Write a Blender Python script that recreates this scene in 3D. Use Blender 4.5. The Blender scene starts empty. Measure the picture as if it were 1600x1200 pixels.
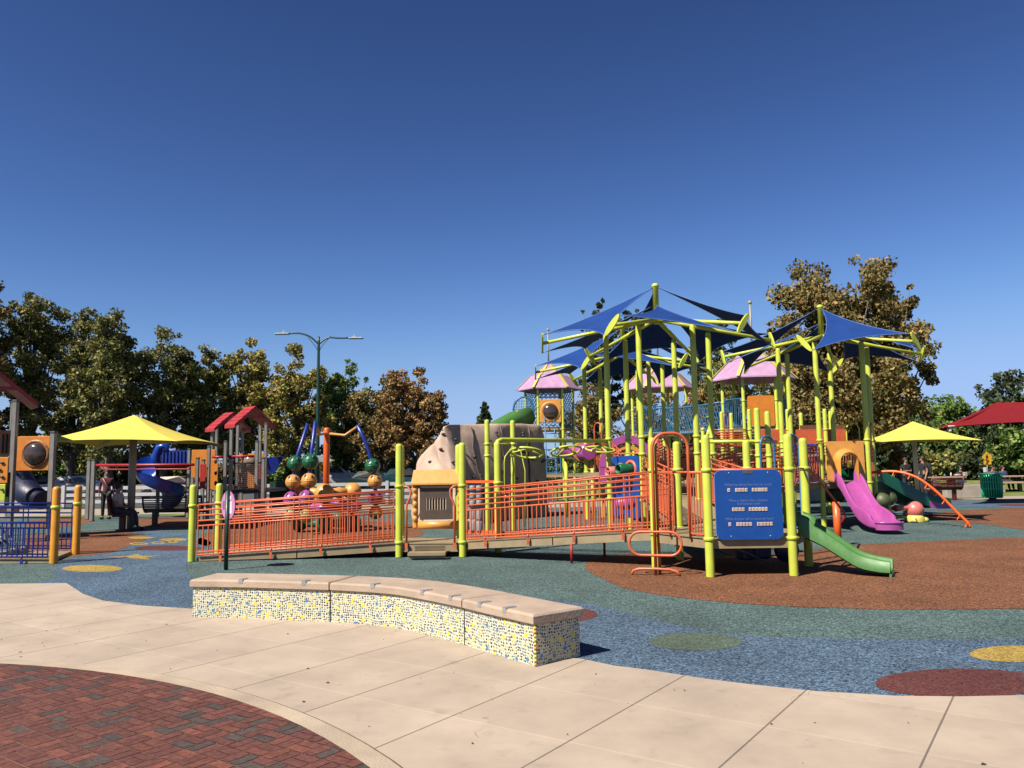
import bpy, math, random
import numpy as np
from mathutils import Vector, Matrix
rnd = random.Random(7)
R = math.radians
sc = bpy.context.scene
# ---------------------------------------------------------------- camera
CF = 1244.0
PIT = math.atan(129/1244.0); ROL = 0.014
_f = Vector((0, math.cos(PIT), math.sin(PIT))); _r0 = Vector((1, 0, 0)); _u0 = Vector((0, -math.sin(PIT), math.cos(PIT)))
_r = _r0*math.cos(ROL) - _u0*math.sin(ROL); _u = _u0*math.cos(ROL) + _r0*math.sin(ROL)
CAM = Vector((0, 0, 1.6))
cd = bpy.data.cameras.new('camera'); co = bpy.data.objects.new('camera', cd); sc.collection.objects.link(co)
m = Matrix(((_r.x, _u.x, -_f.x, CAM.x), (_r.y, _u.y, -_f.y, CAM.y), (_r.z, _u.z, -_f.z, CAM.z), (0, 0, 0, 1)))
co.matrix_world = m
cd.sensor_fit = 'HORIZONTAL'; cd.sensor_width = 36; cd.lens = 36*CF/1600; cd.clip_end = 3000; cd.clip_start = 0.05
sc.camera = co
# ---------------------------------------------------------------- world and sun
SUN_EL = 48.0; SUN_AZ = math.atan2(-0.663, -0.749)          # direction towards the sun
w = bpy.data.worlds.new('World'); sc.world = w; w.use_nodes = True
nt = w.node_tree; nt.nodes.clear()
sky = nt.nodes.new('ShaderNodeTexSky'); sky.sky_type = 'NISHITA'; sky.sun_disc = False
sky.sun_elevation = R(SUN_EL); sky.sun_rotation = math.pi/2 - SUN_AZ
sky.altitude = 1000; sky.air_density = 1.0; sky.dust_density = 0.3; sky.ozone_density = 6.0
bg = nt.nodes.new('ShaderNodeBackground'); bg.inputs[1].default_value = 0.060
wo = nt.nodes.new('ShaderNodeOutputWorld')
gm = nt.nodes.new('ShaderNodeGamma'); gm.inputs[1].default_value = 1.72      # deeper, clearer autumn sky
tn_ = nt.nodes.new('ShaderNodeVectorMath'); tn_.operation = 'MULTIPLY'; tn_.inputs[1].default_value = (.47, .352, .297)
nt.links.new(sky.outputs[0], gm.inputs[0]); nt.links.new(gm.outputs[0], tn_.inputs[0]); 
def _vm(op, a, b):
    n_ = nt.nodes.new('ShaderNodeVectorMath'); n_.operation = op
    for i_, v_ in enumerate((a, b)):
        if isinstance(v_, tuple): n_.inputs[i_].default_value = v_
        else: nt.links.new(v_, n_.inputs[i_])
    return n_.outputs[0]
_q = _vm('POWER', _vm('DIVIDE', tn_.outputs[0], (3.0, 4.4, 7.6)), (3.0, 3.0, 3.0))         # soft shoulder so the horizon does not burn out
_q = _vm('POWER', _vm('ADD', _q, (1.0, 1.0, 1.0)), (1/3, 1/3, 1/3))
nt.links.new(_vm('DIVIDE', tn_.outputs[0], _q), bg.inputs[0])
nt.links.new(bg.outputs[0], wo.inputs[0])
sl = bpy.data.lights.new('sun', 'SUN'); sl.energy = 5.0; sl.angle = R(0.53); sl.color = (1, 0.93, 0.82)
so = bpy.data.objects.new('sun', sl); sc.collection.objects.link(so)
sd = Vector((math.cos(SUN_AZ)*math.cos(R(SUN_EL)), math.sin(SUN_AZ)*math.cos(R(SUN_EL)), math.sin(R(SUN_EL))))
so.rotation_euler = sd.to_track_quat('Z', 'Y').to_euler(); so.location = (-20, -20, 30)
sc.view_settings.view_transform = 'Standard'; sc.view_settings.look = 'None'; sc.view_settings.gamma = 1
sc.view_settings.exposure = 1.13
sc.render.engine = 'CYCLES'

def at(x, y, z=0.0):            # photograph pixel -> point of the horizontal plane z
    d = _f + _r*((x-800)/CF) - _u*((y-600)/CF); t = (z-CAM.z)/d.z
    return CAM + d*t
def pd(x, y, D):                # photograph pixel -> point at distance y = D
    d = _f + _r*((x-800)/CF) - _u*((y-600)/CF)
    return CAM + d*(D/d.y)
# ---------------------------------------------------------------- helpers
W = {}
def V3(p): return Vector((p[0], p[1], p[2] if len(p) > 2 else 0))
class MB:
    def __init__(s): s.V = []; s.F = []; s.S = []; s.I = []; s.cur = 0; s.uv = None
    def add(s, vs, fs, sm=False):
        b = len(s.V); s.V += [tuple(v) for v in vs]
        for f in fs: s.F.append([b+i for i in f]); s.S.append(sm); s.I.append(s.cur)
        return s
    def box(s, c, size, rz=0, rx=0, bev=0):
        x, y, z = [q/2 for q in size]
        if bev:
            vs = []; fs = []
            b = min(bev, x*.9, y*.9, z*.9)
            for sx in (-1, 1):
                for sy in (-1, 1):
                    for sz in (-1, 1):
                        vs += [(sx*(x-b), sy*(y-b), sz*z), (sx*(x-b), sy*y, sz*(z-b)), (sx*x, sy*(y-b), sz*(z-b))]
            I = lambda a, b_, c_, k: (((a+1)//2)*4+((b_+1)//2)*2+((c_+1)//2))*3+k
            for k, ax in ((2, 0), (1, 1), (0, 2)):
                for sg in (-1, 1):
                    q = []
                    for (u, v) in ((-1, -1), (1, -1), (1, 1), (-1, 1)):
                        t = [u, v]; t.insert(ax, sg); q.append(I(*t, k))
                    fs.append(q)
            for ax, ka, kb in ((0, 0, 1), (1, 0, 2), (2, 1, 2)):
                for u in (-1, 1):
                    for v in (-1, 1):
                        e = []
                        for sg in (-1, 1):
                            t = [u, v]; t.insert(ax, sg); e.append(t)
                        fs.append([I(*e[0], ka), I(*e[1], ka), I(*e[1], kb), I(*e[0], kb)])
            for a in (-1, 1):
                for b_ in (-1, 1):
                    for c_ in (-1, 1): fs.append([I(a, b_, c_, 0), I(a, b_, c_, 1), I(a, b_, c_, 2)])
        else:
            vs = [(sx*x, sy*y, sz*z) for sx in (-1, 1) for sy in (-1, 1) for sz in (-1, 1)]
            fs = [(0, 1, 3, 2), (4, 6, 7, 5), (0, 4, 5, 1), (2, 3, 7, 6), (0, 2, 6, 4), (1, 5, 7, 3)]
        M_ = Matrix.Translation(V3(c)) @ Matrix.Rotation(rz, 4, 'Z') @ Matrix.Rotation(rx, 4, 'X')
        return s.add([M_ @ Vector(v) for v in vs], fs)
    def beam(s, p, q, wd, ht):      # rectangular bar from p to q
        p = V3(p); q = V3(q); d = (q-p).normalized(); sd_ = d.cross(Vector((0, 0, 1)))
        if sd_.length < 1e-3: sd_ = Vector((1, 0, 0))
        sd_.normalize(); up = sd_.cross(d)
        vs = [a + sd_*(i*wd/2) + up*(j*ht/2) for a in (p, q) for i, j in ((-1, -1), (1, -1), (1, 1), (-1, 1))]
        return s.add(vs, [(3, 2, 1, 0), (4, 5, 6, 7), (0, 1, 5, 4), (1, 2, 6, 5), (2, 3, 7, 6), (3, 0, 4, 7)])
    def tube(s, pts, r, n=8, closed=False, caps=True):
        P = [V3(p) for p in pts]; k = len(P)
        rs = r if isinstance(r, (list, tuple)) else [r]*k
        T = []
        for i in range(k):
            a = P[i-1] if (i > 0 or closed) else P[i]; b = P[(i+1) % k] if (i < k-1 or closed) else P[i]
            T.append((b-a).normalized())
        t0 = T[0]; N = t0.cross(Vector((0, 0, 1)))
        if N.length < 1e-3: N = Vector((1, 0, 0))
        N.normalize(); vs = []
        for i in range(k):
            N = (N - T[i]*N.dot(T[i])).normalized(); Bn = T[i].cross(N)
            for j in range(n):
                a = 2*math.pi*j/n; vs.append(P[i] + N*(math.cos(a)*rs[i]) + Bn*(math.sin(a)*rs[i]))
        fs = []
        for i in range(k if closed else k-1):
            i2 = (i+1) % k
            for j in range(n): fs.append((i*n+j, i*n+(j+1) % n, i2*n+(j+1) % n, i2*n+j))
        s.add(vs, fs, True)
        if caps and not closed:
            b = len(s.V)-len(vs)
            s.F.append([b+j for j in range(n)][::-1]); s.S.append(False); s.I.append(s.cur)
            s.F.append([b+(k-1)*n+j for j in range(n)]); s.S.append(False); s.I.append(s.cur)
        return s
    def lathe(s, c, prof, n=16, M_=None):   # prof = [(r,z)...]
        vs = []; fs = []
        for r, z in prof:
            for j in range(n):
                a = 2*math.pi*j/n; vs.append(Vector((r*math.cos(a), r*math.sin(a), z)))
        for i in range(len(prof)-1):
            for j in range(n): fs.append((i*n+j, i*n+(j+1) % n, (i+1)*n+(j+1) % n, (i+1)*n+j))
        T = Matrix.Translation(V3(c)) @ (M_ or Matrix())
        return s.add([T @ v for v in vs], fs, True)
    def sphere(s, c, r, sc_=(1, 1, 1), n=14, m=9, M_=None):
        prof = [(max(1e-4, r*math.sin(math.pi*i/m)), -r*math.cos(math.pi*i/m)) for i in range(m+1)]
        return s.lathe(c, prof, n, (M_ or Matrix()) @ Matrix.Diagonal((*sc_, 1)))
    def prism(s, poly, z0, z1):
        n = len(poly); vs = [(x, y, z0) for x, y in poly]+[(x, y, z1) for x, y in poly]
        fs = [list(range(n))[::-1], list(range(n, 2*n))]+[(i, (i+1) % n, n+(i+1) % n, n+i) for i in range(n)]
        return s.add(vs, fs)
    def plate(s, poly, M_, th):      # polygon in local xz plane, extruded along local y by th, placed by matrix
        n = len(poly); vs = [M_ @ Vector((x, -th/2, z)) for x, z in poly]+[M_ @ Vector((x, th/2, z)) for x, z in poly]
        fs = [list(range(n)), list(range(n, 2*n))[::-1]]+[((i+1) % n, i, n+i, n+(i+1) % n) for i in range(n)]
        return s.add(vs, fs)
    def grid(s, fn, nu, nv, sm=True, cu=False):
        vs = [fn(i/nu, j/nv) for i in range(nu+1) for j in range(nv+1)]
        fs = [(i*(nv+1)+j, (i+1)*(nv+1)+j, (i+1)*(nv+1)+j+1, i*(nv+1)+j+1) for i in range(nu) for j in range(nv)]
        return s.add(vs, fs, sm)
    def build(s, name, mats, parent=None, origin=None):
        o3 = W[parent] if parent else V3(origin or (0, 0, 0))
        me = bpy.data.meshes.new(name)
        me.from_pydata([(v[0]-o3.x, v[1]-o3.y, v[2]-o3.z) for v in s.V], [], s.F)
        if not isinstance(mats, (list, tuple)): mats = [mats]
        for m_ in mats: me.materials.append(m_)
        me.polygons.foreach_set('use_smooth', s.S); me.polygons.foreach_set('material_index', s.I)
        if s.uv:
            l = me.uv_layers.new(name='UVMap'); l.data.foreach_set('uv', [q for f in s.F for i in f for q in s.uv[i]])
        me.update()
        o = bpy.data.objects.new(name, me); sc.collection.objects.link(o)
        if parent: o.parent = parent
        else: o.location = o3
        W[o] = o3
        return o
def circ(r, n=24, cx=0, cy=0, ry=None):
    return [(cx+r*math.cos(2*math.pi*i/n), cy+(ry or r)*math.sin(2*math.pi*i/n)) for i in range(n)]
def rrect(w_, h_, r, n=5):
    P = []
    for cx, cy, a0 in ((w_/2-r, h_/2-r, 0), (-w_/2+r, h_/2-r, 90), (-w_/2+r, -h_/2+r, 180), (w_/2-r, -h_/2+r, 270)):
        for i in range(n+1):
            a = R(a0+90*i/n); P.append((cx+r*math.cos(a), cy+r*math.sin(a)))
    return P
def tag(o, label=None, cat=None, group=None, kind=None):
    if label: o['label'] = label
    if cat: o['category'] = cat
    if group: o['group'] = group
    if kind: o['kind'] = kind
    return o
def thing(name, label, cat, loc=(0, 0, 0), group=None):
    o = bpy.data.objects.new(name, None); sc.collection.objects.link(o); o.empty_display_size = .2
    o.location = V3(loc); W[o] = V3(loc)
    return tag(o, label, cat, group)
def copy_tree(o, parent=None):
    c = o.copy(); sc.collection.objects.link(c)
    if parent: c.parent = parent
    for ch in list(o.children): copy_tree(ch, c)
    return c
def frame(p, d, up=(0, 0, 1)):       # local x along d, z up
    d = V3(d).normalized(); up = V3(up); y = up.cross(d).normalized(); z = d.cross(y)
    return Matrix(((d.x, y.x, z.x, p[0]), (d.y, y.y, z.y, p[1]), (d.z, y.z, z.z, p[2]), (0, 0, 0, 1)))
# ---------------------------------------------------------------- materials
def srgb(*c): return tuple((v/255/12.92 if v/255 <= .04045 else ((v/255+.055)/1.055)**2.4) for v in c)
def mat(name, col, rough=.5, metal=0, var=.12, scale=6, bump=0, bscale=60, spec=.5, trans=0):
    m_ = bpy.data.materials.new(name); m_.use_nodes = True; t = m_.node_tree; b = t.nodes['Principled BSDF']
    b.inputs['Roughness'].default_value = rough; b.inputs['Metallic'].default_value = metal
    b.inputs['Specular IOR Level'].default_value = spec
    if trans: b.inputs['Transmission Weight'].default_value = trans; b.inputs['IOR'].default_value = 1.2
    tc = t.nodes.new('ShaderNodeTexCoord'); nz = t.nodes.new('ShaderNodeTexNoise'); nz.inputs['Scale'].default_value = scale
    nz.inputs['Detail'].default_value = 5; t.links.new(tc.outputs['Object'], nz.inputs['Vector'])
    mp = t.nodes.new('ShaderNodeMapRange'); mp.inputs['From Min'].default_value = .3; mp.inputs['From Max'].default_value = .7
    mp.inputs['To Min'].default_value = 1-var; mp.inputs['To Max'].default_value = 1+var
    t.links.new(nz.outputs['Fac'], mp.inputs['Value'])
    vm = t.nodes.new('ShaderNodeVectorMath'); vm.operation = 'SCALE'; vm.inputs[0].default_value = [q*.545 for q in col[:3]]
    t.links.new(mp.outputs[0], vm.inputs['Scale']); t.links.new(vm.outputs[0], b.inputs['Base Color'])
    rm_ = t.nodes.new('ShaderNodeMapRange'); rm_.inputs['From Min'].default_value = .3; rm_.inputs['From Max'].default_value = .7; rm_.inputs['To Min'].default_value = max(.03, rough-.1); rm_.inputs['To Max'].default_value = min(1, rough+.16)
    n9 = t.nodes.new('ShaderNodeTexNoise'); n9.inputs['Scale'].default_value = scale*2.3; n9.inputs['Detail'].default_value = 8; n9.inputs['Roughness'].default_value = .7; t.links.new(tc.outputs['Object'], n9.inputs['Vector'])
    t.links.new(n9.outputs['Fac'], rm_.inputs['Value']); t.links.new(rm_.outputs[0], b.inputs['Roughness'])
    if bump:
        n2 = t.nodes.new('ShaderNodeTexNoise'); n2.inputs['Scale'].default_value = bscale; n2.inputs['Detail'].default_value = 3
        t.links.new(tc.outputs['Object'], n2.inputs['Vector'])
        bp = t.nodes.new('ShaderNodeBump'); bp.inputs['Strength'].default_value = bump; bp.inputs['Distance'].default_value = .02
        t.links.new(n2.outputs['Fac'], bp.inputs['Height']); t.links.new(bp.outputs[0], b.inputs['Normal'])
    return m_
LIME = mat('lime_paint', (.64, .71, .075), .36, var=.10, scale=3.1, bump=.04, bscale=9)
ORANGE = mat('coral_orange_paint', (.75, .15, .055), .4, var=.12, scale=3)
ORANGE2 = mat('bright_orange_paint', (.85, .14, .02), .38, var=.08)
DECK = mat('tan_deck', (.36, .27, .15), .6, var=.14, scale=5)
BLUE = mat('blue_plastic', (.002, .075, .36), .4, var=.08)
RBLUE = mat('royal_blue_paint', (.008, .03, .28), .35, var=.1)
SBLUE = mat('steel_blue_paint', (.03, .17, .34), .4, var=.1)
SAIL = mat('blue_shade_fabric', (.012, .055, .245), .8, var=.12, scale=2.5, spec=.15, bump=.12, bscale=2.2)
HEM = mat('sail_hem', (.08, .17, .45), .7)
YELF = mat('yellow_shade_fabric', (.86, .71, .135), .85, var=.07, scale=.8, spec=.12, bump=.12, bscale=1.6)
REDF = mat('red_shade_fabric', (.24, .016, .022), .85, var=.08, spec=.1)
PINKP = mat('pink_roof_plastic', (.55, .31, .50), .55, var=.14, scale=4)
YTRIM = mat('pale_yellow_trim', (.72, .62, .12), .5, var=.08)
ORY = mat('yellow_orange_plastic', (.80, .36, .07), .42, var=.1)
PURP = mat('purple_plastic', (.46, .09, .35), .32, var=.09)
GREEN = mat('green_plastic', (.085, .24, .055), .4, var=.1)
DGREEN = mat('dark_green_plastic', (.005, .13, .05), .35, var=.1)
PGREEN = mat('dark_green_powder_coat', (.006, .05, .03), .4)
TGREEN = mat('trash_can_green', (.03, .70, .32), .4, var=.1)
PINK = mat('salmon_plastic', (.75, .2, .17), .4, var=.08)
PINK2 = mat('pink_sign_face', (.62, .26, .5), .5, var=.04)
ROCK = mat('climbing_rock', (.60, .43, .325), .85, var=.16, scale=2.2, bump=.5, bscale=5)
ROCKD = mat('climbing_rock_dark', (.26, .19, .15), .85, var=.16, scale=2.2, bump=.4, bscale=6)
BROWNP = mat('brown_panel', (.10, .065, .045), .5)
CRAL = mat('pale_worn_plastic', (.55, .42, .33), .5)
GREY = mat('grey_drum_plastic', (.33, .32, .33), .5, var=.1)
STEEL = mat('galvanised_post', (.33, .30, .27), .4, metal=.3, var=.16, scale=3)
DPOST = mat('dark_post', (.04, .06, .055), .5)
REDP = mat('red_plastic', (.42, .012, .015), .45, var=.1)
REDR = mat('red_roof_plastic', (.46, .022, .025), .5, var=.08)
MAROON = mat('maroon_coated_metal', (.16, .012, .014), .45, var=.1)
DBROWN = mat('dark_brown_metal', (.045, .014, .012), .5)
OPAN = mat('orange_panel_plastic', (.72, .23, .015), .45, var=.1)
OPOST = mat('amber_post_paint', (.80, .34, .02), .4, var=.08)
WHITE = mat('white_paint', (.75, .74, .72), .5, var=.06)
FENCEW = mat('white_fence_board', (.55, .56, .58), .55, var=.06)
BLACK = mat('black_paint', (.012, .012, .014), .4)
GLASSD = mat('dark_bubble', (.07, .045, .035), .08, spec=.8)
CREAMP = mat('cream_pole', (.40, .35, .28), .5, var=.12)
WPOLE = mat('white_pole', (.66, .64, .6), .5)
TIMB = mat('picnic_timber', (.45, .3, .19), .7, var=.15)
CONCW = mat('concrete_wall', (.42, .37, .31), .8, var=.15, scale=3, bump=.2)
HOLD = mat('dark_hold', (.03, .05, .04), .5); HOLD2 = mat('red_hold', (.2, .02, .015), .5)
SKIN = mat('skin', (.42, .22, .14), .55); HAIR = mat('dark_hair', (.02, .013, .01), .6)
BARK = mat('bark', (.16, .13, .10), .9, var=.35, scale=5, bump=.5, bscale=14)

def rubber(name, col, v=.5):
    m_ = bpy.data.materials.new(name); m_.use_nodes = True; t = m_.node_tree; b = t.nodes['Principled BSDF']
    b.inputs['Roughness'].default_value = .9; b.inputs['Specular IOR Level'].default_value = .2
    tc = t.nodes.new('ShaderNodeTexCoord')
    vo = t.nodes.new('ShaderNodeTexVoronoi'); vo.inputs['Scale'].default_value = 85; t.links.new(tc.outputs['Object'], vo.inputs['Vector'])
    sp = t.nodes.new('ShaderNodeSeparateColor'); t.links.new(vo.outputs['Color'], sp.inputs[0])
    r1 = t.nodes.new('ShaderNodeMapRange'); r1.inputs['To Min'].default_value = 1-v; r1.inputs['To Max'].default_value = 1+v*.95
    t.links.new(sp.outputs[0], r1.inputs['Value'])
    v2 = t.nodes.new('ShaderNodeTexVoronoi'); v2.inputs['Scale'].default_value = 55; t.links.new(tc.outputs['Object'], v2.inputs['Vector'])
    s2 = t.nodes.new('ShaderNodeSeparateColor'); t.links.new(v2.outputs['Color'], s2.inputs[0])
    r3 = t.nodes.new('ShaderNodeMapRange'); r3.inputs['To Min'].default_value = 1-v*.5; r3.inputs['To Max'].default_value = 1+v*.5
    t.links.new(s2.outputs[0], r3.inputs['Value'])
    nz = t.nodes.new('ShaderNodeTexNoise'); nz.inputs['Scale'].default_value = .9; nz.inputs['Detail'].default_value = 6; t.links.new(tc.outputs['Object'], nz.inputs['Vector'])
    r2 = t.nodes.new('ShaderNodeMapRange'); r2.inputs['From Min'].default_value = .3; r2.inputs['From Max'].default_value = .7
    r2.inputs['To Min'].default_value = .8; r2.inputs['To Max'].default_value = 1.18
    t.links.new(nz.outputs['Fac'], r2.inputs['Value'])
    mu = t.nodes.new('ShaderNodeMath'); mu.operation = 'MULTIPLY'; t.links.new(r1.outputs[0], mu.inputs[0]); t.links.new(r2.outputs[0], mu.inputs[1])
    mu2 = t.nodes.new('ShaderNodeMath'); mu2.operation = 'MULTIPLY'; t.links.new(mu.outputs[0], mu2.inputs[0]); t.links.new(r3.outputs[0], mu2.inputs[1])
    vm = t.nodes.new('ShaderNodeVectorMath'); vm.operation = 'SCALE'; vm.inputs[0].default_value = [q*.545 for q in col]
    t.links.new(mu2.outputs[0], vm.inputs['Scale']); t.links.new(vm.outputs[0], b.inputs['Base Color'])
    bp = t.nodes.new('ShaderNodeBump'); bp.inputs['Strength'].default_value = .5; bp.inputs['Distance'].default_value = .006
    t.links.new(vo.outputs['Distance'], bp.inputs['Height']); t.links.new(bp.outputs[0], b.inputs['Normal'])
    return m_
R_TEAL = rubber('teal_rubber', (.098, .152, .145), .8); R_BLUE = rubber('blue_rubber', (.093, .146, .212), .85)
R_BROWN = rubber('brown_rubber', (.225, .094, .045), .75); R_RED = rubber('maroon_rubber', (.14, .045, .04)); R_YEL = rubber('yellow_rubber', (.42, .29, .07))
R_GRN = rubber('sage_rubber', (.11, .15, .11))

def concrete():
    m_ = bpy.data.materials.new('plaza_concrete'); m_.use_nodes = True; t = m_.node_tree; b = t.nodes['Principled BSDF']
    b.inputs['Roughness'].default_value = .8; b.inputs['Specular IOR Level'].default_value = .25
    N = t.nodes.new; L = t.links.new
    tc = N('ShaderNodeTexCoord')
    def math_(op, a, b_=None, c=None):
        n = N('ShaderNodeMath'); n.operation = op
        for i, v in enumerate((a, b_, c)):
            if v is None: continue
            if isinstance(v, (int, float)): n.inputs[i].default_value = v
            else: L(v, n.inputs[i])
        return n.outputs[0]
    sep = N('ShaderNodeSeparateXYZ'); L(tc.outputs['Object'], sep.inputs[0]); x, y = sep.outputs[0], sep.outputs[1]
    def axis(ang, off, sp):
        a = R(ang); d = math_('ADD', math_('MULTIPLY', x, -math.sin(a)), math_('MULTIPLY', y, math.cos(a)))
        q = math_('DIVIDE', math_('SUBTRACT', d, off), sp)
        return q, math_('MULTIPLY', math_('PINGPONG', q, .5), sp), q
    qa, da, _ = axis(145.2, -5.02, .88)
    qb, db, _ = axis(55.4, 5.14, .88)
    da = math_('ABSOLUTE', math_('MULTIPLY', math_('SUBTRACT', qa, math_('ROUND', qa)), .88))
    db = math_('ABSOLUTE', math_('MULTIPLY', math_('SUBTRACT', qb, math_('ROUND', qb)), .88))
    ja = math_('LESS_THAN', da, .008); jb = math_('LESS_THAN', db, .006)
    # cell tone
    cx = math_('FLOOR', qa); cy = math_('FLOOR', qb); cv = N('ShaderNodeCombineXYZ'); L(cx, cv.inputs[0]); L(cy, cv.inputs[1])
    wn = N('ShaderNodeTexWhiteNoise'); wn.noise_dimensions = '3D'; L(cv.outputs[0], wn.inputs['Vector'])
    tone = math_('ADD', math_('MULTIPLY', wn.outputs['Value'], .10), .95)
    n1 = N('ShaderNodeTexNoise'); n1.inputs['Scale'].default_value = 1.3; n1.inputs['Detail'].default_value = 8; n1.inputs['Roughness'].default_value = .65; L(tc.outputs['Object'], n1.inputs['Vector'])
    st = N('ShaderNodeMapRange'); st.inputs['From Min'].default_value = .3; st.inputs['From Max'].default_value = .7; st.inputs['To Min'].default_value = .80; st.inputs['To Max'].default_value = 1.10; L(n1.outputs['Fac'], st.inputs['Value'])
    n2 = N('ShaderNodeTexNoise'); n2.inputs['Scale'].default_value = 140; L(tc.outputs['Object'], n2.inputs['Vector'])
    gr = math_('ADD', math_('MULTIPLY', n2.outputs['Fac'], .22), .89)
    n3 = N('ShaderNodeTexVoronoi'); n3.inputs['Scale'].default_value = 4.3; L(tc.outputs['Object'], n3.inputs['Vector'])
    n4 = N('ShaderNodeTexNoise'); n4.inputs['Scale'].default_value = 30; L(tc.outputs['Object'], n4.inputs['Vector'])
    sp = math_('LESS_THAN', math_('ADD', n3.outputs['Distance'], math_('MULTIPLY', n4.outputs['Fac'], .06)), .065)
    f = math_('MULTIPLY', math_('MULTIPLY', tone, st.outputs[0]), gr)
    f = math_('MULTIPLY', f, math_('SUBTRACT', 1, math_('MULTIPLY', sp, .4)))
    nw = N('ShaderNodeTexNoise'); nw.inputs['Scale'].default_value = 4.5; nw.inputs['Detail'].default_value = 6; L(tc.outputs['Object'], nw.inputs['Vector'])
    bl = N('ShaderNodeMapRange'); bl.inputs['From Min'].default_value = .60; bl.inputs['From Max'].default_value = .72; bl.inputs['To Min'].default_value = 1; bl.inputs['To Max'].default_value = .86; L(nw.outputs['Fac'], bl.inputs['Value'])
    f = math_('MULTIPLY', f, bl.outputs[0])
    vz = N('ShaderNodeTexVoronoi'); vz.feature = 'DISTANCE_TO_EDGE'; vz.inputs['Scale'].default_value = .42; vc = N('ShaderNodeVectorMath'); vc.operation = 'SCALE'; vc.inputs['Scale'].default_value = .35; L(nw.outputs['Color'], vc.inputs[0])
    va = N('ShaderNodeVectorMath'); va.operation = 'ADD'; L(tc.outputs['Object'], va.inputs[0]); L(vc.outputs[0], va.inputs[1]); L(va.outputs[0], vz.inputs['Vector'])
    ck = math_('MULTIPLY', math_('LESS_THAN', vz.outputs['Distance'], .0012), math_('GREATER_THAN', n1.outputs['Fac'], .54))
    f = math_('MULTIPLY', f, math_('SUBTRACT', 1, math_('MULTIPLY', ck, .35)))
    f = math_('MULTIPLY', f, math_('SUBTRACT', 1, math_('MULTIPLY', jb, .6)))
    f = math_('MULTIPLY', f, math_('ADD', 1, math_('MULTIPLY', ja, .14)))
    vm = N('ShaderNodeVectorMath'); vm.operation = 'SCALE'; vm.inputs[0].default_value = (0.307, 0.246, 0.191); L(f, vm.inputs['Scale'])
    L(vm.outputs[0], b.inputs['Base Color'])
    h = math_('SUBTRACT', math_('MULTIPLY', n2.outputs['Fac'], .1), math_('MULTIPLY', jb, 1))
    bp = N('ShaderNodeBump'); bp.inputs['Strength'].default_value = .5; bp.inputs['Distance'].default_value = .004; L(h, bp.inputs['Height']); L(bp.outputs[0], b.inputs['Normal'])
    return m_
CONC = concrete()
def ringmat():
    m_ = mat('ring_concrete', (.52, .41, .295), .8, var=.18, scale=2.5, bump=.3, bscale=80); return m_
RINGC = ringmat()

def attr_mat(name, rough=.85, transl=False):
    m_ = bpy.data.materials.new(name); m_.use_nodes = True; t = m_.node_tree; b = t.nodes['Principled BSDF']
    b.inputs['Roughness'].default_value = rough; b.inputs['Specular IOR Level'].default_value = .25
    a = t.nodes.new('ShaderNodeAttribute'); a.attribute_name = 'tone'
    tc = t.nodes.new('ShaderNodeTexCoord'); nz = t.nodes.new('ShaderNodeTexNoise'); nz.inputs['Scale'].default_value = 30 if not transl else .8; nz.inputs['Detail'].default_value = 5
    t.links.new(tc.outputs['Object'], nz.inputs['Vector'])
    mp = t.nodes.new('ShaderNodeMapRange'); mp.inputs['From Min'].default_value = .3; mp.inputs['From Max'].default_value = .7; mp.inputs['To Min'].default_value = .7; mp.inputs['To Max'].default_value = 1.3
    t.links.new(nz.outputs['Fac'], mp.inputs['Value'])
    vm = t.nodes.new('ShaderNodeVectorMath'); vm.operation = 'SCALE'; t.links.new(a.outputs['Color'], vm.inputs[0]); t.links.new(mp.outputs[0], vm.inputs['Scale'])
    t.links.new(vm.outputs[0], b.inputs['Base Color'])
    if transl:
        tr = t.nodes.new('ShaderNodeBsdfTranslucent'); t.links.new(vm.outputs[0], tr.inputs[0])
        mx = t.nodes.new('ShaderNodeMixShader'); mx.inputs[0].default_value = .18
        t.links.new(b.outputs[0], mx.inputs[1]); t.links.new(tr.outputs[0], mx.inputs[2]); t.links.new(mx.outputs[0], t.nodes['Material Output'].inputs[0])
    return m_
LEAF = attr_mat('leaf', .6, True); BRICK = attr_mat('paver_brick', .85)
def set_tone(me, cols):          # per-face colours of the thing itself
    a = me.attributes.new('tone', 'FLOAT_COLOR', 'FACE'); c = np.ones((len(cols), 4), 'f'); c[:, :3] = cols; a.data.foreach_set('color', c.ravel())

def grass_mat(name, c1, c2, sc_=3):
    m_ = bpy.data.materials.new(name); m_.use_nodes = True; t = m_.node_tree; b = t.nodes['Principled BSDF']; b.inputs['Roughness'].default_value = .95; b.inputs['Specular IOR Level'].default_value = .1
    tc = t.nodes.new('ShaderNodeTexCoord'); nz = t.nodes.new('ShaderNodeTexNoise'); nz.inputs['Scale'].default_value = sc_; nz.inputs['Detail'].default_value = 9; nz.inputs['Roughness'].default_value = .75
    t.links.new(tc.outputs['Object'], nz.inputs['Vector'])
    cr = t.nodes.new('ShaderNodeValToRGB'); cr.color_ramp.elements[0].position = .35; cr.color_ramp.elements[1].position = .65
    cr.color_ramp.elements[0].color = (*c1, 1); cr.color_ramp.elements[1].color = (*c2, 1)
    t.links.new(nz.outputs['Fac'], cr.inputs[0]); t.links.new(cr.outputs[0], b.inputs['Base Color']); return m_
GRASS = grass_mat('lawn_grass', (.06, .095, .02), (.16, .17, .05), .7)
DRY = grass_mat('dry_grass', (.30, .22, .10), (.42, .33, .17), .5)
ASPH = mat('asphalt', (.07, .07, .072), .9, var=.2, scale=1.5)
PATH = mat('path_concrete', (.42, .35, .27), .85, var=.12, scale=1)

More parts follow.
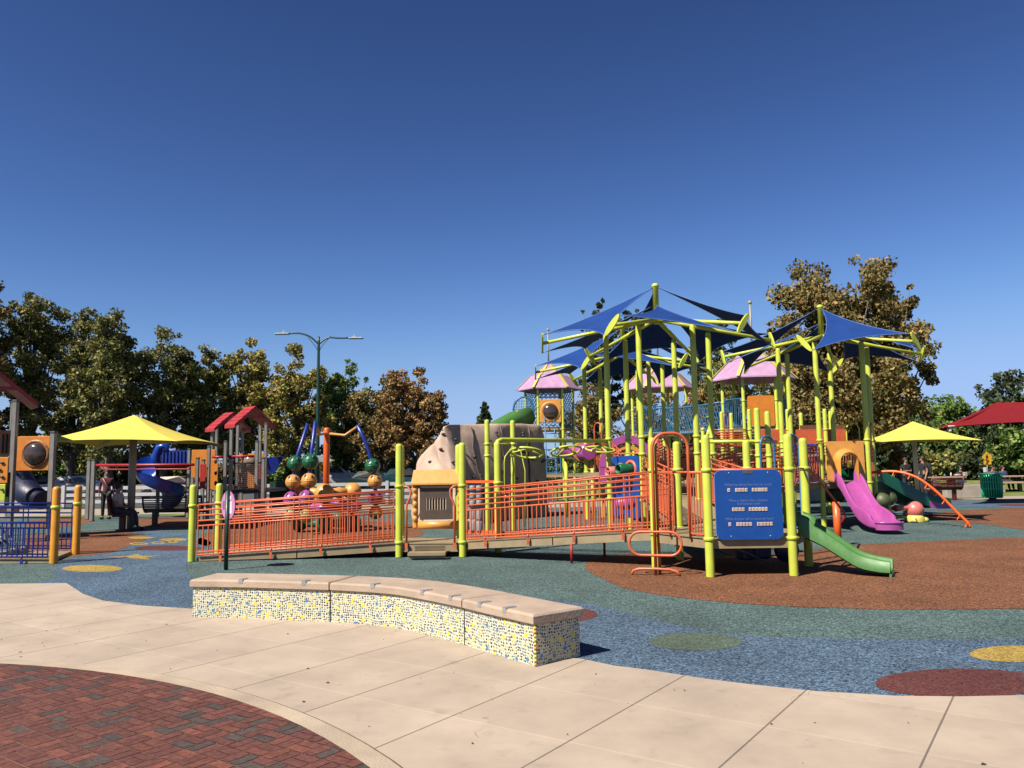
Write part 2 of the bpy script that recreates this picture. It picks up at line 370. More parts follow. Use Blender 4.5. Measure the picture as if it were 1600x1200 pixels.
# ---------------------------------------------------------------- ground
def sheet(name, pts, z, m_, kind='structure'):
    mb = MB(); P = [V3((p[0], p[1], z)) for p in pts]; mb.add(P, [list(range(len(P)))]); o = mb.build(name, m_)
    if sum(P[i].x*P[(i+1) % len(P)].y-P[(i+1) % len(P)].x*P[i].y for i in range(len(P))) < 0: o.data.flip_normals()
    o['kind'] = kind; return o
def smooth_poly(px, k=5):        # closed catmull-rom through pixel outline, laid on the ground
    P = [at(*p) for p in px]; n = len(P); out = []
    for i in range(n):
        a, b, c, d = P[i-1], P[i], P[(i+1) % n], P[(i+2) % n]
        for j in range(k):
            t = j/k; out.append(.5*((2*b)+(c-a)*t+(2*a-5*b+4*c-d)*t*t+(3*b-a-3*c+d)*t**3))
    return out
def patch(name, px, m_, z=-.004, k=5): return sheet(name, smooth_poly(px, k), z, m_)
def ell(cx, cy, rx, ry, n=16): return [(cx+rx*math.cos(2*math.pi*i/n), cy+ry*math.sin(2*math.pi*i/n)) for i in range(n)]

sheet('ground', [(-900, -60), (900, -60), (900, 1500), (-900, 1500)], -.022, GRASS)
sheet('parking_lot', [(-120, 36.5), (2, 36.5), (3, 95), (-120, 95)], -.016, ASPH)
sheet('path', [(-40, 29.2), (4, 31.5), (12, 33.5), (40, 32), (40, 35), (10, 36.2), (-40, 35.5)], -.012, PATH)
# safety surface: everything the plaza does not cover
edge_px = [(-300, 925), (0, 912), (104, 911), (130, 928), (160, 938), (220, 946), (300, 951), (420, 956)]
edge = [at(*p) for p in edge_px] + [V3((-1.7, 8.6)), V3((-.6, 7.75)), V3((.2, 6.95))] + [at(*p) for p in [(907, 1029), (960, 1040), (1010, 1046), (1100, 1060), (1180, 1070), (1280, 1080), (1400, 1087), (1500, 1088), (1600, 1086), (1900, 1076)]]
rub = [V3((p.x, p.y)) for p in edge] + [V3((26, 8)), V3((27, 31.6)), V3((18, 32.6)), V3((4, 31.4)), V3((-12, 29.6)), V3((-34, 28.5)), V3((-34, 14))]
sheet('rubber_surface', rub, -.008, R_TEAL)
plz = [V3((p.x, p.y)) for p in edge][::-1] + [V3((-14, 10.5)), V3((-14, -6)), V3((16, -6)), V3((16, 5))]
sheet('plaza', plz, 0.0, CONC)
patch('blue_rubber', [(60, 915), (300, 962), (330, 955), (318, 930), (300, 905), (291, 885), (300, 862), (330, 848), (300, 836), (262, 830), (200, 827), (232, 838), (215, 848), (180, 862), (150, 867), (118, 871), (96, 879), (84, 893), (92, 902)], R_BLUE)
patch('blue_rubber', [(800, 928), (860, 936), (900, 940), (935, 946), (1053, 974), (1162, 992), (1337, 997), (1600, 997), (1800, 996), (1800, 1120), (1600, 1120), (1400, 1120), (1150, 1100), (960, 1070), (860, 1010), (820, 960)], R_BLUE)
patch('brown_rubber', [(915, 880), (920, 892), (945, 905), (975, 918), (1040, 930), (1110, 938), (1200, 945), (1300, 949), (1400, 951), (1600, 950), (1760, 946), (1760, 838), (1600, 839), (1480, 844), (1373, 849), (1315, 853), (1250, 862), (1180, 868), (1080, 866), (1000, 864), (940, 870)], R_BROWN)
patch('brown_rubber', [(1440, 806), (1470, 801), (1507, 797), (1600, 793), (1700, 790), (1700, 833), (1600, 827), (1541, 819), (1490, 815)], R_BROWN)
patch('brown_rubber', [(60, 872), (115, 869), (150, 866), (180, 861), (215, 847), (232, 839), (205, 832), (180, 829), (150, 830), (120, 832), (40, 838)], R_BROWN)
patch('brown_rubber', [(310, 850), (330, 830), (380, 818), (450, 812), (560, 812), (640, 820), (660, 835), (600, 846), (500, 852), (400, 855)], R_BROWN)
patch('brown_rubber', [(190, 813), (260, 808), (330, 812), (300, 822), (230, 822)], R_BROWN)
patch('brown_rubber', [(40, 815), (110, 808), (150, 812), (110, 822), (50, 824)], R_BROWN)
patch('blue_rubber', [(1455, 786), (1500, 783), (1560, 783), (1660, 786), (1660, 791), (1560, 793), (1500, 792)], R_BLUE)
for nm, e, m_ in (('maroon_dot', ell(885, 960, 49, 11), R_RED), ('sage_dot', ell(1087, 1002, 72, 14), R_GRN), ('yellow_dot', ell(1592, 1021, 77, 13), R_YEL),
                  ('maroon_dot', ell(1502, 1067, 135, 23), R_RED), ('yellow_dot', ell(144, 888, 47, 5.4), R_YEL), ('maroon_dot', ell(262, 856, 52, 4), R_RED),
                  ('yellow_dot', ell(220, 840, 20, 1.8), R_YEL), ('yellow_dot', ell(270, 843, 22, 2.2), R_YEL), ('maroon_dot', ell(1590, 789, 34, 1.6), R_RED)):
    if nm == 'maroon_dot' and e[0][0] > 1600:      # trimmed by the plaza edge
        e = [(x, min(y, 1087.0)) for x, y in e]
    patch(nm, e, m_, z=-.0005 if 0 else -.002, k=2)
sheet('yellow_star', [at(*p) for p in [(165, 870), (196, 869), (214, 865.5), (222, 868.5), (253, 867.5), (226, 870.5), (236, 874), (205, 872)]], -.002, R_YEL)
mb = MB()
for x0, x1, y in ((202, 232, 849.5), (236, 258, 848), (262, 278, 846.5)):
    P = [at(px_, py_, -.002) for px_, py_ in ell((x0+x1)/2, y, (x1-x0)/2, 2.0)]; Q = [at(px_, py_, -.002) for px_, py_ in ell((x0+x1)/2, y, (x1-x0)/2-5, .9)]
    n = len(P); mb.add(P+Q, [((i+1) % n, i, n+i, n+(i+1) % n) for i in range(n)])
mb.build('yellow_rings', R_YEL)['kind'] = 'structure'
# fallen leaves and grit on the plaza
mb = MB()
for i in range(130):
    x, y = rnd.uniform(-5, 4), rnd.uniform(3.5, 9)
    if math.hypot(x+5.65, y-1.24) < 6.05: continue
    a = rnd.random()*6.28; l = rnd.uniform(.004, .009) if i % 3 else rnd.uniform(.008, .02); z0 = .003
    mb.add([(x+l*math.cos(a), y+l*math.sin(a), z0), (x-l*.4*math.sin(a), y+l*.4*math.cos(a), z0+.008), (x-l*math.cos(a), y-l*math.sin(a), z0+.002), (x+l*.4*math.sin(a), y-l*.4*math.cos(a), z0)], [(0, 1, 2, 3)])
tag(mb.build('fallen_leaves', mat('dry_leaf', (.06, .035, .02), .9)), 'tiny dry leaves and grit scattered over the pale plaza concrete', 'leaves', kind='stuff')

# brick circle with ring
bc = (-5.65, 1.24)
mb = MB(); mb.add([V3((x, y, .002)) for x, y in circ(5.83, 96, *bc)], [list(range(96))]); mb.build('brick_mortar_bed', mat('dark_joint', (.34, .22, .16), .9))['kind'] = 'structure'
mb = MB(); cols = []
U = .16
def brick_rect(cx, cy, w_, h_, ang):
    ca, sa = math.cos(ang), math.sin(ang); g = .0028
    P = [(cx+ca*x-sa*y, cy+sa*x+ca*y) for x, y in ((-w_/2+g, -h_/2+g), (w_/2-g, -h_/2+g), (w_/2-g, h_/2-g), (-w_/2+g, h_/2-g))]
    if math.hypot(cx-bc[0], cy-bc[1]) > 5.98: return
    P = [((bc[0]+(p[0]-bc[0])*5.94/q, bc[1]+(p[1]-bc[1])*5.94/q) if q > 5.94 else p) for p in P for q in [math.hypot(p[0]-bc[0], p[1]-bc[1])]]
    if min(p[1] for p in P) < 2.2: return
    zz = .007+rnd.uniform(0, .0012); mb.add([(x, y, zz) for x, y in P], [(0, 1, 2, 3)])
    t = rnd.random(); base = np.array((.128, .048, .037)) if t > .20 else np.array((.075, .055, .048))
    if t > .85: base = np.array((.165, .058, .040))
    cols.append(base*.66*rnd.uniform(.82, 1.18))
ANG = R(55.2)
ca, sa = math.cos(ANG), math.sin(ANG)
for i in range(-50, 50):
    for j in range(-50, 50):
        x = bc[0]+ca*i*U-sa*j*U; y = bc[1]+sa*i*U+ca*j*U
        if y < 2 or math.hypot(x-bc[0], y-bc[1]) > 6.2: continue
        if (i+j) % 2:
            for k in (-.5, .5): brick_rect(x-sa*k*U/2, y+ca*k*U/2, U, U/2, ANG)
        else:
            for k in (-.5, .5): brick_rect(x+ca*k*U/2, y+sa*k*U/2, U/2, U, ANG)
o = mb.build('brick_paving', BRICK); o['kind'] = 'structure'; set_tone(o.data, np.array(cols))
mb = MB(); n = 128
ri = [V3((x, y, .009)) for x, y in circ(5.825, n, *bc)]; ro = [V3((x, y, .009)) for x, y in circ(5.962, n, *bc)]; r2 = [V3((x, y, .001)) for x, y in circ(5.968, n, *bc)]
mb.add(ri+ro+r2, [(i, n+i, n+(i+1) % n, (i+1) % n) for i in range(n)] + [(n+i, 2*n+i, 2*n+(i+1) % n, n+(i+1) % n) for i in range(n)])
mb.build('brick_border', RINGC)['kind'] = 'structure'
mb = MB(); ro = circ(5.969, n, *bc); r2 = circ(5.978, n, *bc)
mb.add([V3((x, y, .004)) for x, y in ro+r2], [(i, n+i, n+(i+1) % n, (i+1) % n) for i in range(n)])
mb.build('border_joint', mat('joint_dark', (.13, .09, .06), .9))['kind'] = 'structure'  # thin dark joint line around the outside of the brick border

# ---------------------------------------------------------------- mosaic seat wall
def mosaic():
    m_ = bpy.data.materials.new('mosaic_tiles'); m_.use_nodes = True; t = m_.node_tree; b = t.nodes['Principled BSDF']; N = t.nodes.new; L = t.links.new
    uv = N('ShaderNodeUVMap')
    wz = N('ShaderNodeTexNoise'); wz.inputs['Scale'].default_value = 3.5; L(uv.outputs[0], wz.inputs['Vector'])
    sub = N('ShaderNodeVectorMath'); sub.operation = 'SUBTRACT'; L(wz.outputs['Color'], sub.inputs[0]); sub.inputs[1].default_value = (.5, .5, .5)
    scl = N('ShaderNodeVectorMath'); scl.operation = 'SCALE'; scl.inputs['Scale'].default_value = .10; L(sub.outputs[0], scl.inputs[0])
    add = N('ShaderNodeVectorMath'); add.operation = 'ADD'; L(uv.outputs[0], add.inputs[0]); L(scl.outputs[0], add.inputs[1])
    vo = N('ShaderNodeTexVoronoi'); vo.voronoi_dimensions = '2D'; vo.inputs['Scale'].default_value = 41; vo.inputs['Randomness'].default_value = .32; L(add.outputs[0], vo.inputs['Vector'])
    ti = N('ShaderNodeMath'); ti.operation = 'LESS_THAN'; ti.inputs[1].default_value = .36; L(vo.outputs['Distance'], ti.inputs[0])
    sp = N('ShaderNodeSeparateColor'); L(vo.outputs['Color'], sp.inputs[0])
    cr = N('ShaderNodeValToRGB'); cr.color_ramp.interpolation = 'CONSTANT'; e = cr.color_ramp.elements
    stops = [(0, (.008, .006, .016)), (.27, (.36, .31, .05)), (.47, (.02, .085, .11)), (.55, (.012, .008, .03)), (.64, (.36, .34, .12)), (.78, (.07, .17, .17)), (.87, (.17, .19, .07))]
    e[0].position = 0; e[0].color = (*stops[0][1], 1); e[1].position = stops[1][0]; e[1].color = (*stops[1][1], 1)
    for p, c in stops[2:]:
        q = e.new(p); q.color = (*c, 1)
    L(sp.outputs[0], cr.inputs[0])
    mx = N('ShaderNodeMixRGB'); mx.inputs[1].default_value = (.42, .405, .335, 1); L(ti.outputs[0], mx.inputs[0]); L(cr.outputs[0], mx.inputs[2])
    v2 = N('ShaderNodeTexVoronoi'); v2.voronoi_dimensions = '2D'; v2.inputs['Scale'].default_value = 7; v2.inputs['Randomness'].default_value = .7; L(uv.outputs[0], v2.inputs['Vector'])
    d2 = N('ShaderNodeMath'); d2.operation = 'LESS_THAN'; d2.inputs[1].default_value = .125; L(v2.outputs['Distance'], d2.inputs[0])
    s2 = N('ShaderNodeSeparateColor'); L(v2.outputs['Color'], s2.inputs[0]); g2 = N('ShaderNodeMath'); g2.operation = 'GREATER_THAN'; g2.inputs[1].default_value = .62; L(s2.outputs[0], g2.inputs[0])
    cc = N('ShaderNodeMixRGB'); cc.inputs[1].default_value = (.52, .42, .03, 1); cc.inputs[2].default_value = (.05, .15, .29, 1); L(g2.outputs[0], cc.inputs[0])
    m2 = N('ShaderNodeMixRGB'); L(d2.outputs[0], m2.inputs[0]); L(mx.outputs[0], m2.inputs[1]); L(cc.outputs[0], m2.inputs[2]); L(m2.outputs[0], b.inputs['Base Color'])
    orr = N('ShaderNodeMath'); orr.operation = 'MAXIMUM'; L(ti.outputs[0], orr.inputs[0]); L(d2.outputs[0], orr.inputs[1])
    rr = N('ShaderNodeMapRange'); rr.inputs['To Min'].default_value = .85; rr.inputs['To Max'].default_value = .3; L(orr.outputs[0], rr.inputs['Value']); L(rr.outputs[0], b.inputs['Roughness'])
    bp = N('ShaderNodeBump'); bp.inputs['Strength'].default_value = .6; bp.inputs['Distance'].default_value = .003; L(orr.outputs[0], bp.inputs['Height']); L(bp.outputs[0], b.inputs['Normal'])
    return m_
MOS = mosaic()
CAPC = mat('bench_cap_concrete', (.50, .375, .275), .8, var=.15, scale=4, bump=.25, bscale=45)
def resample(P, n):
    P = [V3(p) for p in P]; out = []; k = len(P)
    E_ = [2*P[0]-P[1]]+P+[2*P[-1]-P[-2]]
    for i in range(n+1):
        s_ = i/n*(k-1); j = min(int(s_), k-2); t = s_-j; a, b, c, d = E_[j:j+4]
        out.append(.5*((2*b)+(c-a)*t+(2*a-5*b+4*c-d)*t*t+(3*b-a-3*c+d)*t**3))
    return out
fr = resample([(-3.55, 8.97), (-2.98, 8.87), (-2.43, 8.72), (-1.85, 8.55), (-1.27, 8.27), (-.88, 7.9), (-.52, 7.48), (-.18, 7.03), (.15, 6.61)], 48)
SW = thing('seat_wall', 'curved low seat wall covered in small mosaic tiles with a pale concrete cap', 'seat wall', (-1.3, 8.2, 0))
nrm = []
for i in range(49):
    t_ = (fr[min(i+1, 48)]-fr[max(i-1, 0)]).normalized(); nrm.append(Vector((-t_.y, t_.x, 0)))
bk = [fr[i]+nrm[i]*.5 for i in range(49)]
cum = [0]
for i in range(48): cum.append(cum[-1]+(fr[i+1]-fr[i]).length)
segs = ((0, 17), (17, 37), (37, 48))
for a, b in segs:
    mb = MB(); mb.uv = []
    F_ = [p.copy() for p in fr[a:b+1]]; B_ = [p.copy() for p in bk[a:b+1]]; D_ = cum[a:b+1]
    if a: F_[0] = F_[0].lerp(F_[1], .1); B_[0] = B_[0].lerp(B_[1], .1)
    if b < 48: F_[-1] = F_[-1].lerp(F_[-2], .1); B_[-1] = B_[-1].lerp(B_[-2], .1)
    loop = F_+B_[::-1]; dist = list(D_)+[D_[-1]+.5+(D_[-1]-d) for d in D_[::-1]]
    n = len(loop)
    for i in range(n):
        j = (i+1) % n; d1 = dist[i]; d2 = dist[i]+(loop[j]-loop[i]).length
        mb.add([(loop[i].x, loop[i].y, 0), (loop[j].x, loop[j].y, 0), (loop[j].x, loop[j].y, .318), (loop[i].x, loop[i].y, .318)], [(0, 1, 2, 3)])
        mb.uv += [(d1, 0), (d2, 0), (d2, .318), (d1, .318)]
    mb.build('mosaic_face', MOS, SW)
    mb = MB(); ov = .028; ring = []
    F2 = [fr[i]-nrm[i]*ov for i in range(a, b+1)]; B2 = [fr[i]+nrm[i]*(.5+ov) for i in range(a, b+1)]
    if a: F2[0] = F2[0].lerp(F2[1], .08); B2[0] = B2[0].lerp(B2[1], .08)
    else:
        for q in (F2, B2): q[0] = q[0]-(q[1]-q[0]).normalized()*ov
    if b < 48: F2[-1] = F2[-1].lerp(F2[-2], .08); B2[-1] = B2[-1].lerp(B2[-2], .08)
    else:
        for q in (F2, B2): q[-1] = q[-1]+(q[-1]-q[-2]).normalized()*ov
    lp = F2+B2[::-1]; n = len(lp); ce = sum(lp, Vector())/n
    def inset(d):
        out = []
        for i in range(n):
            p0, p1, p2 = lp[i-1], lp[i], lp[(i+1) % n]; t1 = (p1-p0).normalized(); t2 = (p2-p1).normalized(); nn = Vector((-(t1.y+t2.y), t1.x+t2.x, 0)); 
            nn.normalize(); k_ = 1/max(.5, nn.dot(Vector((-t2.y, t2.x, 0)))); out.append(p1+nn*d*k_)
        return out
    rings = [(0.022, .32), (0, .335), (0, .393), (.014, .408), (.03, .412)]
    vs = []
    for d, z in rings: vs += [(p.x, p.y, z) for p in inset(d)]
    fs = [(k_*n+i, k_*n+(i+1) % n, (k_+1)*n+(i+1) % n, (k_+1)*n+i) for k_ in range(4) for i in range(n)]
    mb.add(vs, fs, False)
    m2 = (b-a)+1
    t0 = 4*n
    mb.F += [[t0+i, t0+i+1, t0+n-2-i, t0+n-1-i] for i in range(m2-1)]; mb.S += [False]*(m2-1); mb.I += [0]*(m2-1)
    mb.F += [[n-1-i, n-2-i, i+1, i] for i in range(m2-1)]; mb.S += [False]*(m2-1); mb.I += [0]*(m2-1)
    mb.build('cap_slab', CAPC, SW)
PLATE = mat('bright_steel', (.62, .62, .62), .35, metal=.6)
for k, i in enumerate((6, 14, 22, 30, 35, 40, 44)):
    t_ = (fr[i+1]-fr[i]).normalized(); c = fr[i]+nrm[i]*.035
    mb = MB(); M_ = frame((c.x, c.y, .0), t_)
    mb.add([M_ @ Vector(v) for v in [(-.025, -.066, .375), (.025, -.066, .375), (.025, -.066, .419), (-.025, -.066, .419), (-.025, .05, .419), (.025, .05, .419), (.025, .05, .413), (-.025, .05, .413), (.025, -.058, .375), (-.025, -.058, .375)]],
           [(0, 1, 2, 3), (3, 2, 5, 4), (4, 5, 6, 7), (1, 8, 6, 5, 2), (0, 3, 4, 7, 9)])
    mb.build('skate_stop', PLATE, SW)
for k in range(10):      # yellow corner tiles
    mb = MB(); z = .016+k*.032; mb.sphere((.158, 6.592, z), .014, (1, 1, .9), 8, 5)
    mb.build('corner_tile', YTRIM if k % 4 else ORY, SW)

# ---------------------------------------------------------------- shared play-structure pieces
def text_obj(name, body, size, M_, m_, parent, ext=.002):
    cu = bpy.data.curves.new(name, 'FONT'); cu.body = body; cu.size = size; cu.extrude = ext; cu.align_x = 'CENTER'; cu.align_y = 'CENTER'; cu.resolution_u = 2
    o = bpy.data.objects.new(name, cu); me = bpy.data.meshes.new_from_object(o); bpy.data.objects.remove(o)
    me.materials.clear(); me.materials.append(m_)
    o = bpy.data.objects.new(name, me); sc.collection.objects.link(o); o.parent = parent
    w3 = W[parent]; me.transform(Matrix.Translation(-w3) @ M_); W[o] = w3
    return o
def post_mesh(p, h, r=.0635, z0=0):
    mb = MB(); mb.lathe((p[0], p[1], 0), [(r, z0), (r, h-r*.9), (r*.92, h-r*.45), (r*.66, h-r*.14), (.001, h)], 16); return mb
def clamp_mesh(p, z, r=.0635):
    mb = MB(); mb.lathe((p[0], p[1], z), [(r+.001, -.03), (r+.014, -.024), (r+.018, 0), (r+.014, .024), (r+.001, .03)], 16)
    mb.sphere((p[0]+r+.02, p[1]-.01, z), .016, n=6, m=4); return mb
def post(parent, p, h, clamps=(), m_=None, r=.0635, name='post'):
    o = post_mesh(p, h, r).build(name, m_ or LIME, parent)
    for z in clamps: clamp_mesh(p, z, r).build('clamp', m_ or LIME, o)
    return o
def rail_panel(mb, a, b, za, zb, low=.05, top=.56, rails=(.65, .745, .84, .935), sp=.092, r=.0155, pr=.0125, ends=.03):
    a = V3((a[0], a[1], za)); b = V3((b[0], b[1], zb)); L_ = (b-a).length; d = (b-a)/L_
    a2 = a+d*ends; b2 = b-d*ends; U_ = Vector((0, 0, 1))
    for h in (low, low+.05, top)+tuple(rails): mb.tube([a2+U_*h, b2+U_*h], r, 6)
    n = max(2, int(L_/sp))
    for i in range(n+1):
        q = a2.lerp(b2, i/n); mb.tube([q+U_*low, q+U_*top], pr, 5, caps=False)
    if rails:
        k = max(2, int(round(L_/.9)))
        for i in range(k+1):
            q = a2.lerp(b2, i/k)
            for s_ in ((-.05, .05) if 0 < i < k else (0,)): mb.tube([q+d*s_+U_*top, q+d*s_+U_*rails[-1]], pr, 5, caps=False)
    return mb
def loop_panel(mb, a, b, za, zb, low=.05, top=.9, sp=.095, r=.0155, ends=.1):   # rounded barrier of upright bars
    a = V3((a[0], a[1], za)); b = V3((b[0], b[1], zb)); L_ = (b-a).length; d = (b-a)/L_; U_ = Vector((0, 0, 1))
    w_ = L_-2*ends; c = (a+b)/2; P = [c+d*x+U_*((low+top)/2+z) for x, z in rrect(w_, top-low, .08, 3)]
    mb.tube(P, r, 6, closed=True); n = max(2, int(w_/sp))
    for i in range(1, n):
        q = c+d*(w_*(i/n-.5)); mb.tube([q+U_*(low), q+U_*(top)], .0105, 5, caps=False)
    return mb
def hexp(c, k, Rr=1.19): a = R(60*k); return V3((c[0]+Rr*math.cos(a), c[1]+Rr*math.sin(a)))
def deck_poly(mb, poly, z, th=.16):
    mb.prism(poly, z-.02, z); 
    c = sum((V3(p) for p in poly), Vector())/len(poly)
    q = [V3(p).lerp(c, .02) for p in poly]; mb.prism([(p.x, p.y) for p in q], z-th, z-.022)
    return mb
def ramp(name, label, a0, a1, b0, b1, z0, z1, sides='both', legs=(), group='orange railed access ramps', rm=None, **kw):
    """a0->a1 near edge, b0->b1 far edge"""
    rm = rm or ORANGE
    t = thing(name, label, 'ramp', (a0[0], a0[1], 0), group)
    A0, A1, B0, B1 = [V3(p) for p in (a0, a1, b0, b1)]
    mb = MB(); th = .13
    for f0, f1 in ((0, .497), (.503, 1)):
        def P(e0, e1, f, dz): q = e0.lerp(e1, f); return (q.x, q.y, z0+(z1-z0)*f+dz)
        vs = [P(A0, A1, f0, 0), P(A0, A1, f1, 0), P(B0, B1, f1, 0), P(B0, B1, f0, 0)]; vs += [(x, y, max(z-th, -.0)) for x, y, z in vs]
        mb.add(vs, [(0, 1, 2, 3), (7, 6, 5, 4), (4, 5, 1, 0), (5, 6, 2, 1), (6, 7, 3, 2), (7, 4, 0, 3)])
    mb.build('deck', DECK, t)
    off = (A0-B0).normalized()*.035
    if sides in ('both', 'near'): rail_panel(MB(), A0+off, A1+off, z0, z1, **kw).build('railing', rm, t)
    if sides in ('both', 'far'): rail_panel(MB(), B0-off, B1-off, z0, z1, **kw).build('railing', rm, t)
    n = 4
    for i in range(n):
        f = (i+.5)/n; q = A0.lerp(A1, f)+off*1.6; z = z0+(z1-z0)*f; mb = MB(); mb.box((q.x, q.y, z-.04), (.045, .02, .12)); mb.tube([(q.x, q.y, z+.02), (q.x, q.y, z+.08)], .012, 6); mb.build('bracket', rm, t)
    for f, e in legs:
        q = (A0.lerp(A1, f) if e == 0 else B0.lerp(B1, f)); z = z0+(z1-z0)*f-th
        mb = MB(); mb.tube([(q.x, q.y, 0), (q.x, q.y, z)], .022, 8); mb.build('leg', REDP if rm is ORANGE else rm, t)
    return t

H0 = (3.385, 12.6); C1 = (3.39, 18.33); C2 = (8.33, 21.15); C3 = (3.39, 24.06)
P1 = V3((-2.09, 14.66)); P2 = V3((-.93, 14.56)); P1b = V3((-2.20, 15.72)); P2b = V3((-1.07, 15.68)); P3 = V3((-.3, 15.22))
h0 = [hexp(H0, k) for k in range(6)]   # 0:D 1:E 2:F 3:A 4:B 5:C
hA, hB, hC, hD, hE, hF = h0[3], h0[4], h0[5], h0[0], h0[1], h0[2]

# entry ramp from the left
rl0 = V3((-5.76, 14.44)); rl1 = V3((-5.68, 15.5))
t = ramp('access_ramp', 'longest orange ramp, rising from two short lime posts to the yellow house panel', rl0+V3((.08, .02)), P1+V3((-.06, 0)), rl1+V3((.08, 0)), P1b+V3((-.06, 0)), .06, .24)
post(t, rl0, 1.36, (.98,)); post(t, rl1, 1.36, (.98,))
# middle landing
t = thing('landing_platform', 'low tan landing with four tall lime posts and a perforated step in front', 'play platform', (-1.5, 15, 0))
deck_poly(MB(), [(P1.x-.05, P1.y), (P2.x+.05, P2.y), (P2b.x+.05, P2b.y), (P1b.x-.05, P1b.y)], .25).build('deck', DECK, t)
for p in (P1, P2, P1b, P2b): post(t, p, 2.05, (.26, 1.27))
mb = MB(); c = (P1+P2)/2
mb.box((c.x-.03, c.y-.30, .095), (.66, .30, .05)); mb.box((c.x-.03, c.y-.30, .045), (.6, .24, .05))
st = mb.build('step', DECK, t)
mb = MB(); mb.box((c.x-.03+.02, c.y-.10, .21), (.56, .012, .02))
for i in range(15):
    for j in range(4): mb.box((c.x-.27+i*.0375+(j % 2)*.014, c.y-.10, .13+j*.022), (.013, .012, .02))
mb.box((c.x-.01, c.y-.088, .165), (.56, .006, .11)); mb.build('perforated_riser', DECK, st)
for s_, p in ((1, P1), (-1, P2)):
    mb = MB(); x0 = p.x+s_*.06; mb.tube([(x0, p.y, 1.27), (x0+s_*.10, p.y-.02, 1.26), (x0+s_*.155, p.y-.03, 1.2), (x0+s_*.15, p.y-.03, 1.08), (x0+s_*.10, p.y-.03, .98), (x0+s_*.08, p.y-.03, .9), (x0+s_*.08, p.y-.03, .2)], .02, 8)
    mb.box((x0+s_*.08, p.y-.06, .2), (.05, .03, .1)); mb.build('grab_rail', ORANGE, t)
# house front play panel on the landing's far side
t = thing('house_play_panel', 'yellow-orange moulded play panel with sloped roof and brown slotted window board', 'play panel', (-1.5, 15.7, .3))
x0, x1, y0 = -1.98, -1.04, 15.62
mb = MB(); mb.add([(x0+.03, y0-.03, 1.30), (x1+.0, y0-.03, 1.30), (x1-.05, y0+.06, 1.56), (x0+.03, y0+.06, 1.56), (x0-.0, y0-.12, 1.30), (x1+.06, y0-.12, 1.30), (x1+.06, y0-.12, 1.27), (x0, y0-.12, 1.27), (x0, y0+.12, 1.27), (x1+.06, y0+.12, 1.27), (x1-.05, y0+.1, 1.56), (x0+.03, y0+.1, 1.56)],
                  [(4, 5, 2, 3), (7, 6, 5, 4), (3, 2, 10, 11), (6, 9, 10, 2, 5), (8, 7, 4, 3, 11), (9, 8, 11, 10), (7, 8, 9, 6)])
mb.build('roof', ORY, t)
mb = MB(); mb.tube([(x0+.13, y0-.04, .5), (x1-.02, y0-.04, .5)], .08, 12)
for s_ in (-1, 1):
    xx = x0+.07 if s_ < 0 else x1+.0
    mb.box((xx, y0, .85), (.10, .10, .85), bev=.03)
    for k in range(5):
        z = .62+k*.14; mb.sphere((xx-s_*-.0+s_*-.0, y0-.05, z), .052, (1, .8, 1.15), 10, 7)
mb.box(((x0+x1)/2, y0+.05, 1.25), (.95, .05, .1)); mb.build('frame', ORY, t)
mb = MB(); xc = (x0+x1)/2+.01; z0, z1 = .6, 1.22
ww, wh = .40, .22
zc = .90
for bx, bz, sx, sz in ((xc, (z0+zc-wh/2)/2, .64, zc-wh/2-z0), (xc, (z1+zc+wh/2)/2, .64, z1-zc-wh/2), (xc-(.32+ww/2)/2, zc, .32-ww/2, wh), (xc+(.32+ww/2)/2, zc, .32-ww/2, wh)): mb.box((bx, y0-.03, bz), (sx, .02, sz))
bo = mb.build('window_board', BROWNP, t)
mb = MB()
for i in range(8): mb.box((xc-.185+i*.053, y0-.03, zc), (.012, .03, wh+.02), rz=.5)
mb.build('window_bars', CRAL, bo)
MB().box((xc, y0+.09, zc), (.6, .02, .5)).build('dark_back', BLACK, bo)
MB().box((xc-.0, y0-.05, 1.235), (.6, .05, .045), bev=.015).build('top_ledge', CRAL, bo)
MB().box((xc-.0, y0-.05, .575), (.52, .05, .04), bev=.015).build('bottom_ledge', CRAL, bo)

# wedge + second ramp
RD = (hA-(P2+V3((.07, .02)))).normalized()
t = ramp('access_ramp', 'orange ramp on thin red legs, climbing right from the landing to the nearest hexagonal deck', P2+V3((.08, -.0)), hA+V3((-.05, .06)), P3+V3((.02, -.02)), hF+V3((-.06, .03)), .26, .55, legs=((.60, 0), (.62, 1)))
t = thing('drum_panel', 'orange framed panel of stacked grey drums beside the ramp foot', 'play panel', (-.65, 15.5, .25))
mb = MB(); deck_poly(mb, [(P2.x+.06, P2.y+.03), (P3.x, P3.y), (P2b.x+.06, P2b.y)], .248).build('deck', DECK, t)
dd = (P3-P2b).normalized(); M_ = frame(P2b+V3((0, 0, 0)), dd)
mb = MB()
for i in range(3):
    q = P2b+dd*(.17+i*.155)
    for z in (.50, .72, .94, 1.08, 1.22): mb.lathe((q.x, q.y, z-.02), [(.001, -.1 if z < .9 else -.055), (.06, -.095 if z < .9 else -.05), (.063, -.08 if z < .9 else -.04), (.063, .07 if z < .9 else .03), (.058, .085 if z < .9 else .045), (.001, .09 if z < .9 else .05)], 14)
mb.build('drums', GREY, t)
q0 = P2b+dd*.06; q1 = P3-dd*.06; mb = MB(); mb.beam((q0.x, q0.y, 1.32), (q1.x, q1.y, 1.32), .03, .05); mb.beam((q0.x, q0.y, .36), (q1.x, q1.y, .36), .03, .08); mb.beam((q1.x, q1.y, .34), (q1.x, q1.y, 1.34), .04, .10); mb.build('frame', ORANGE2, t)
post(t, P3, 2.08, (1.3,))

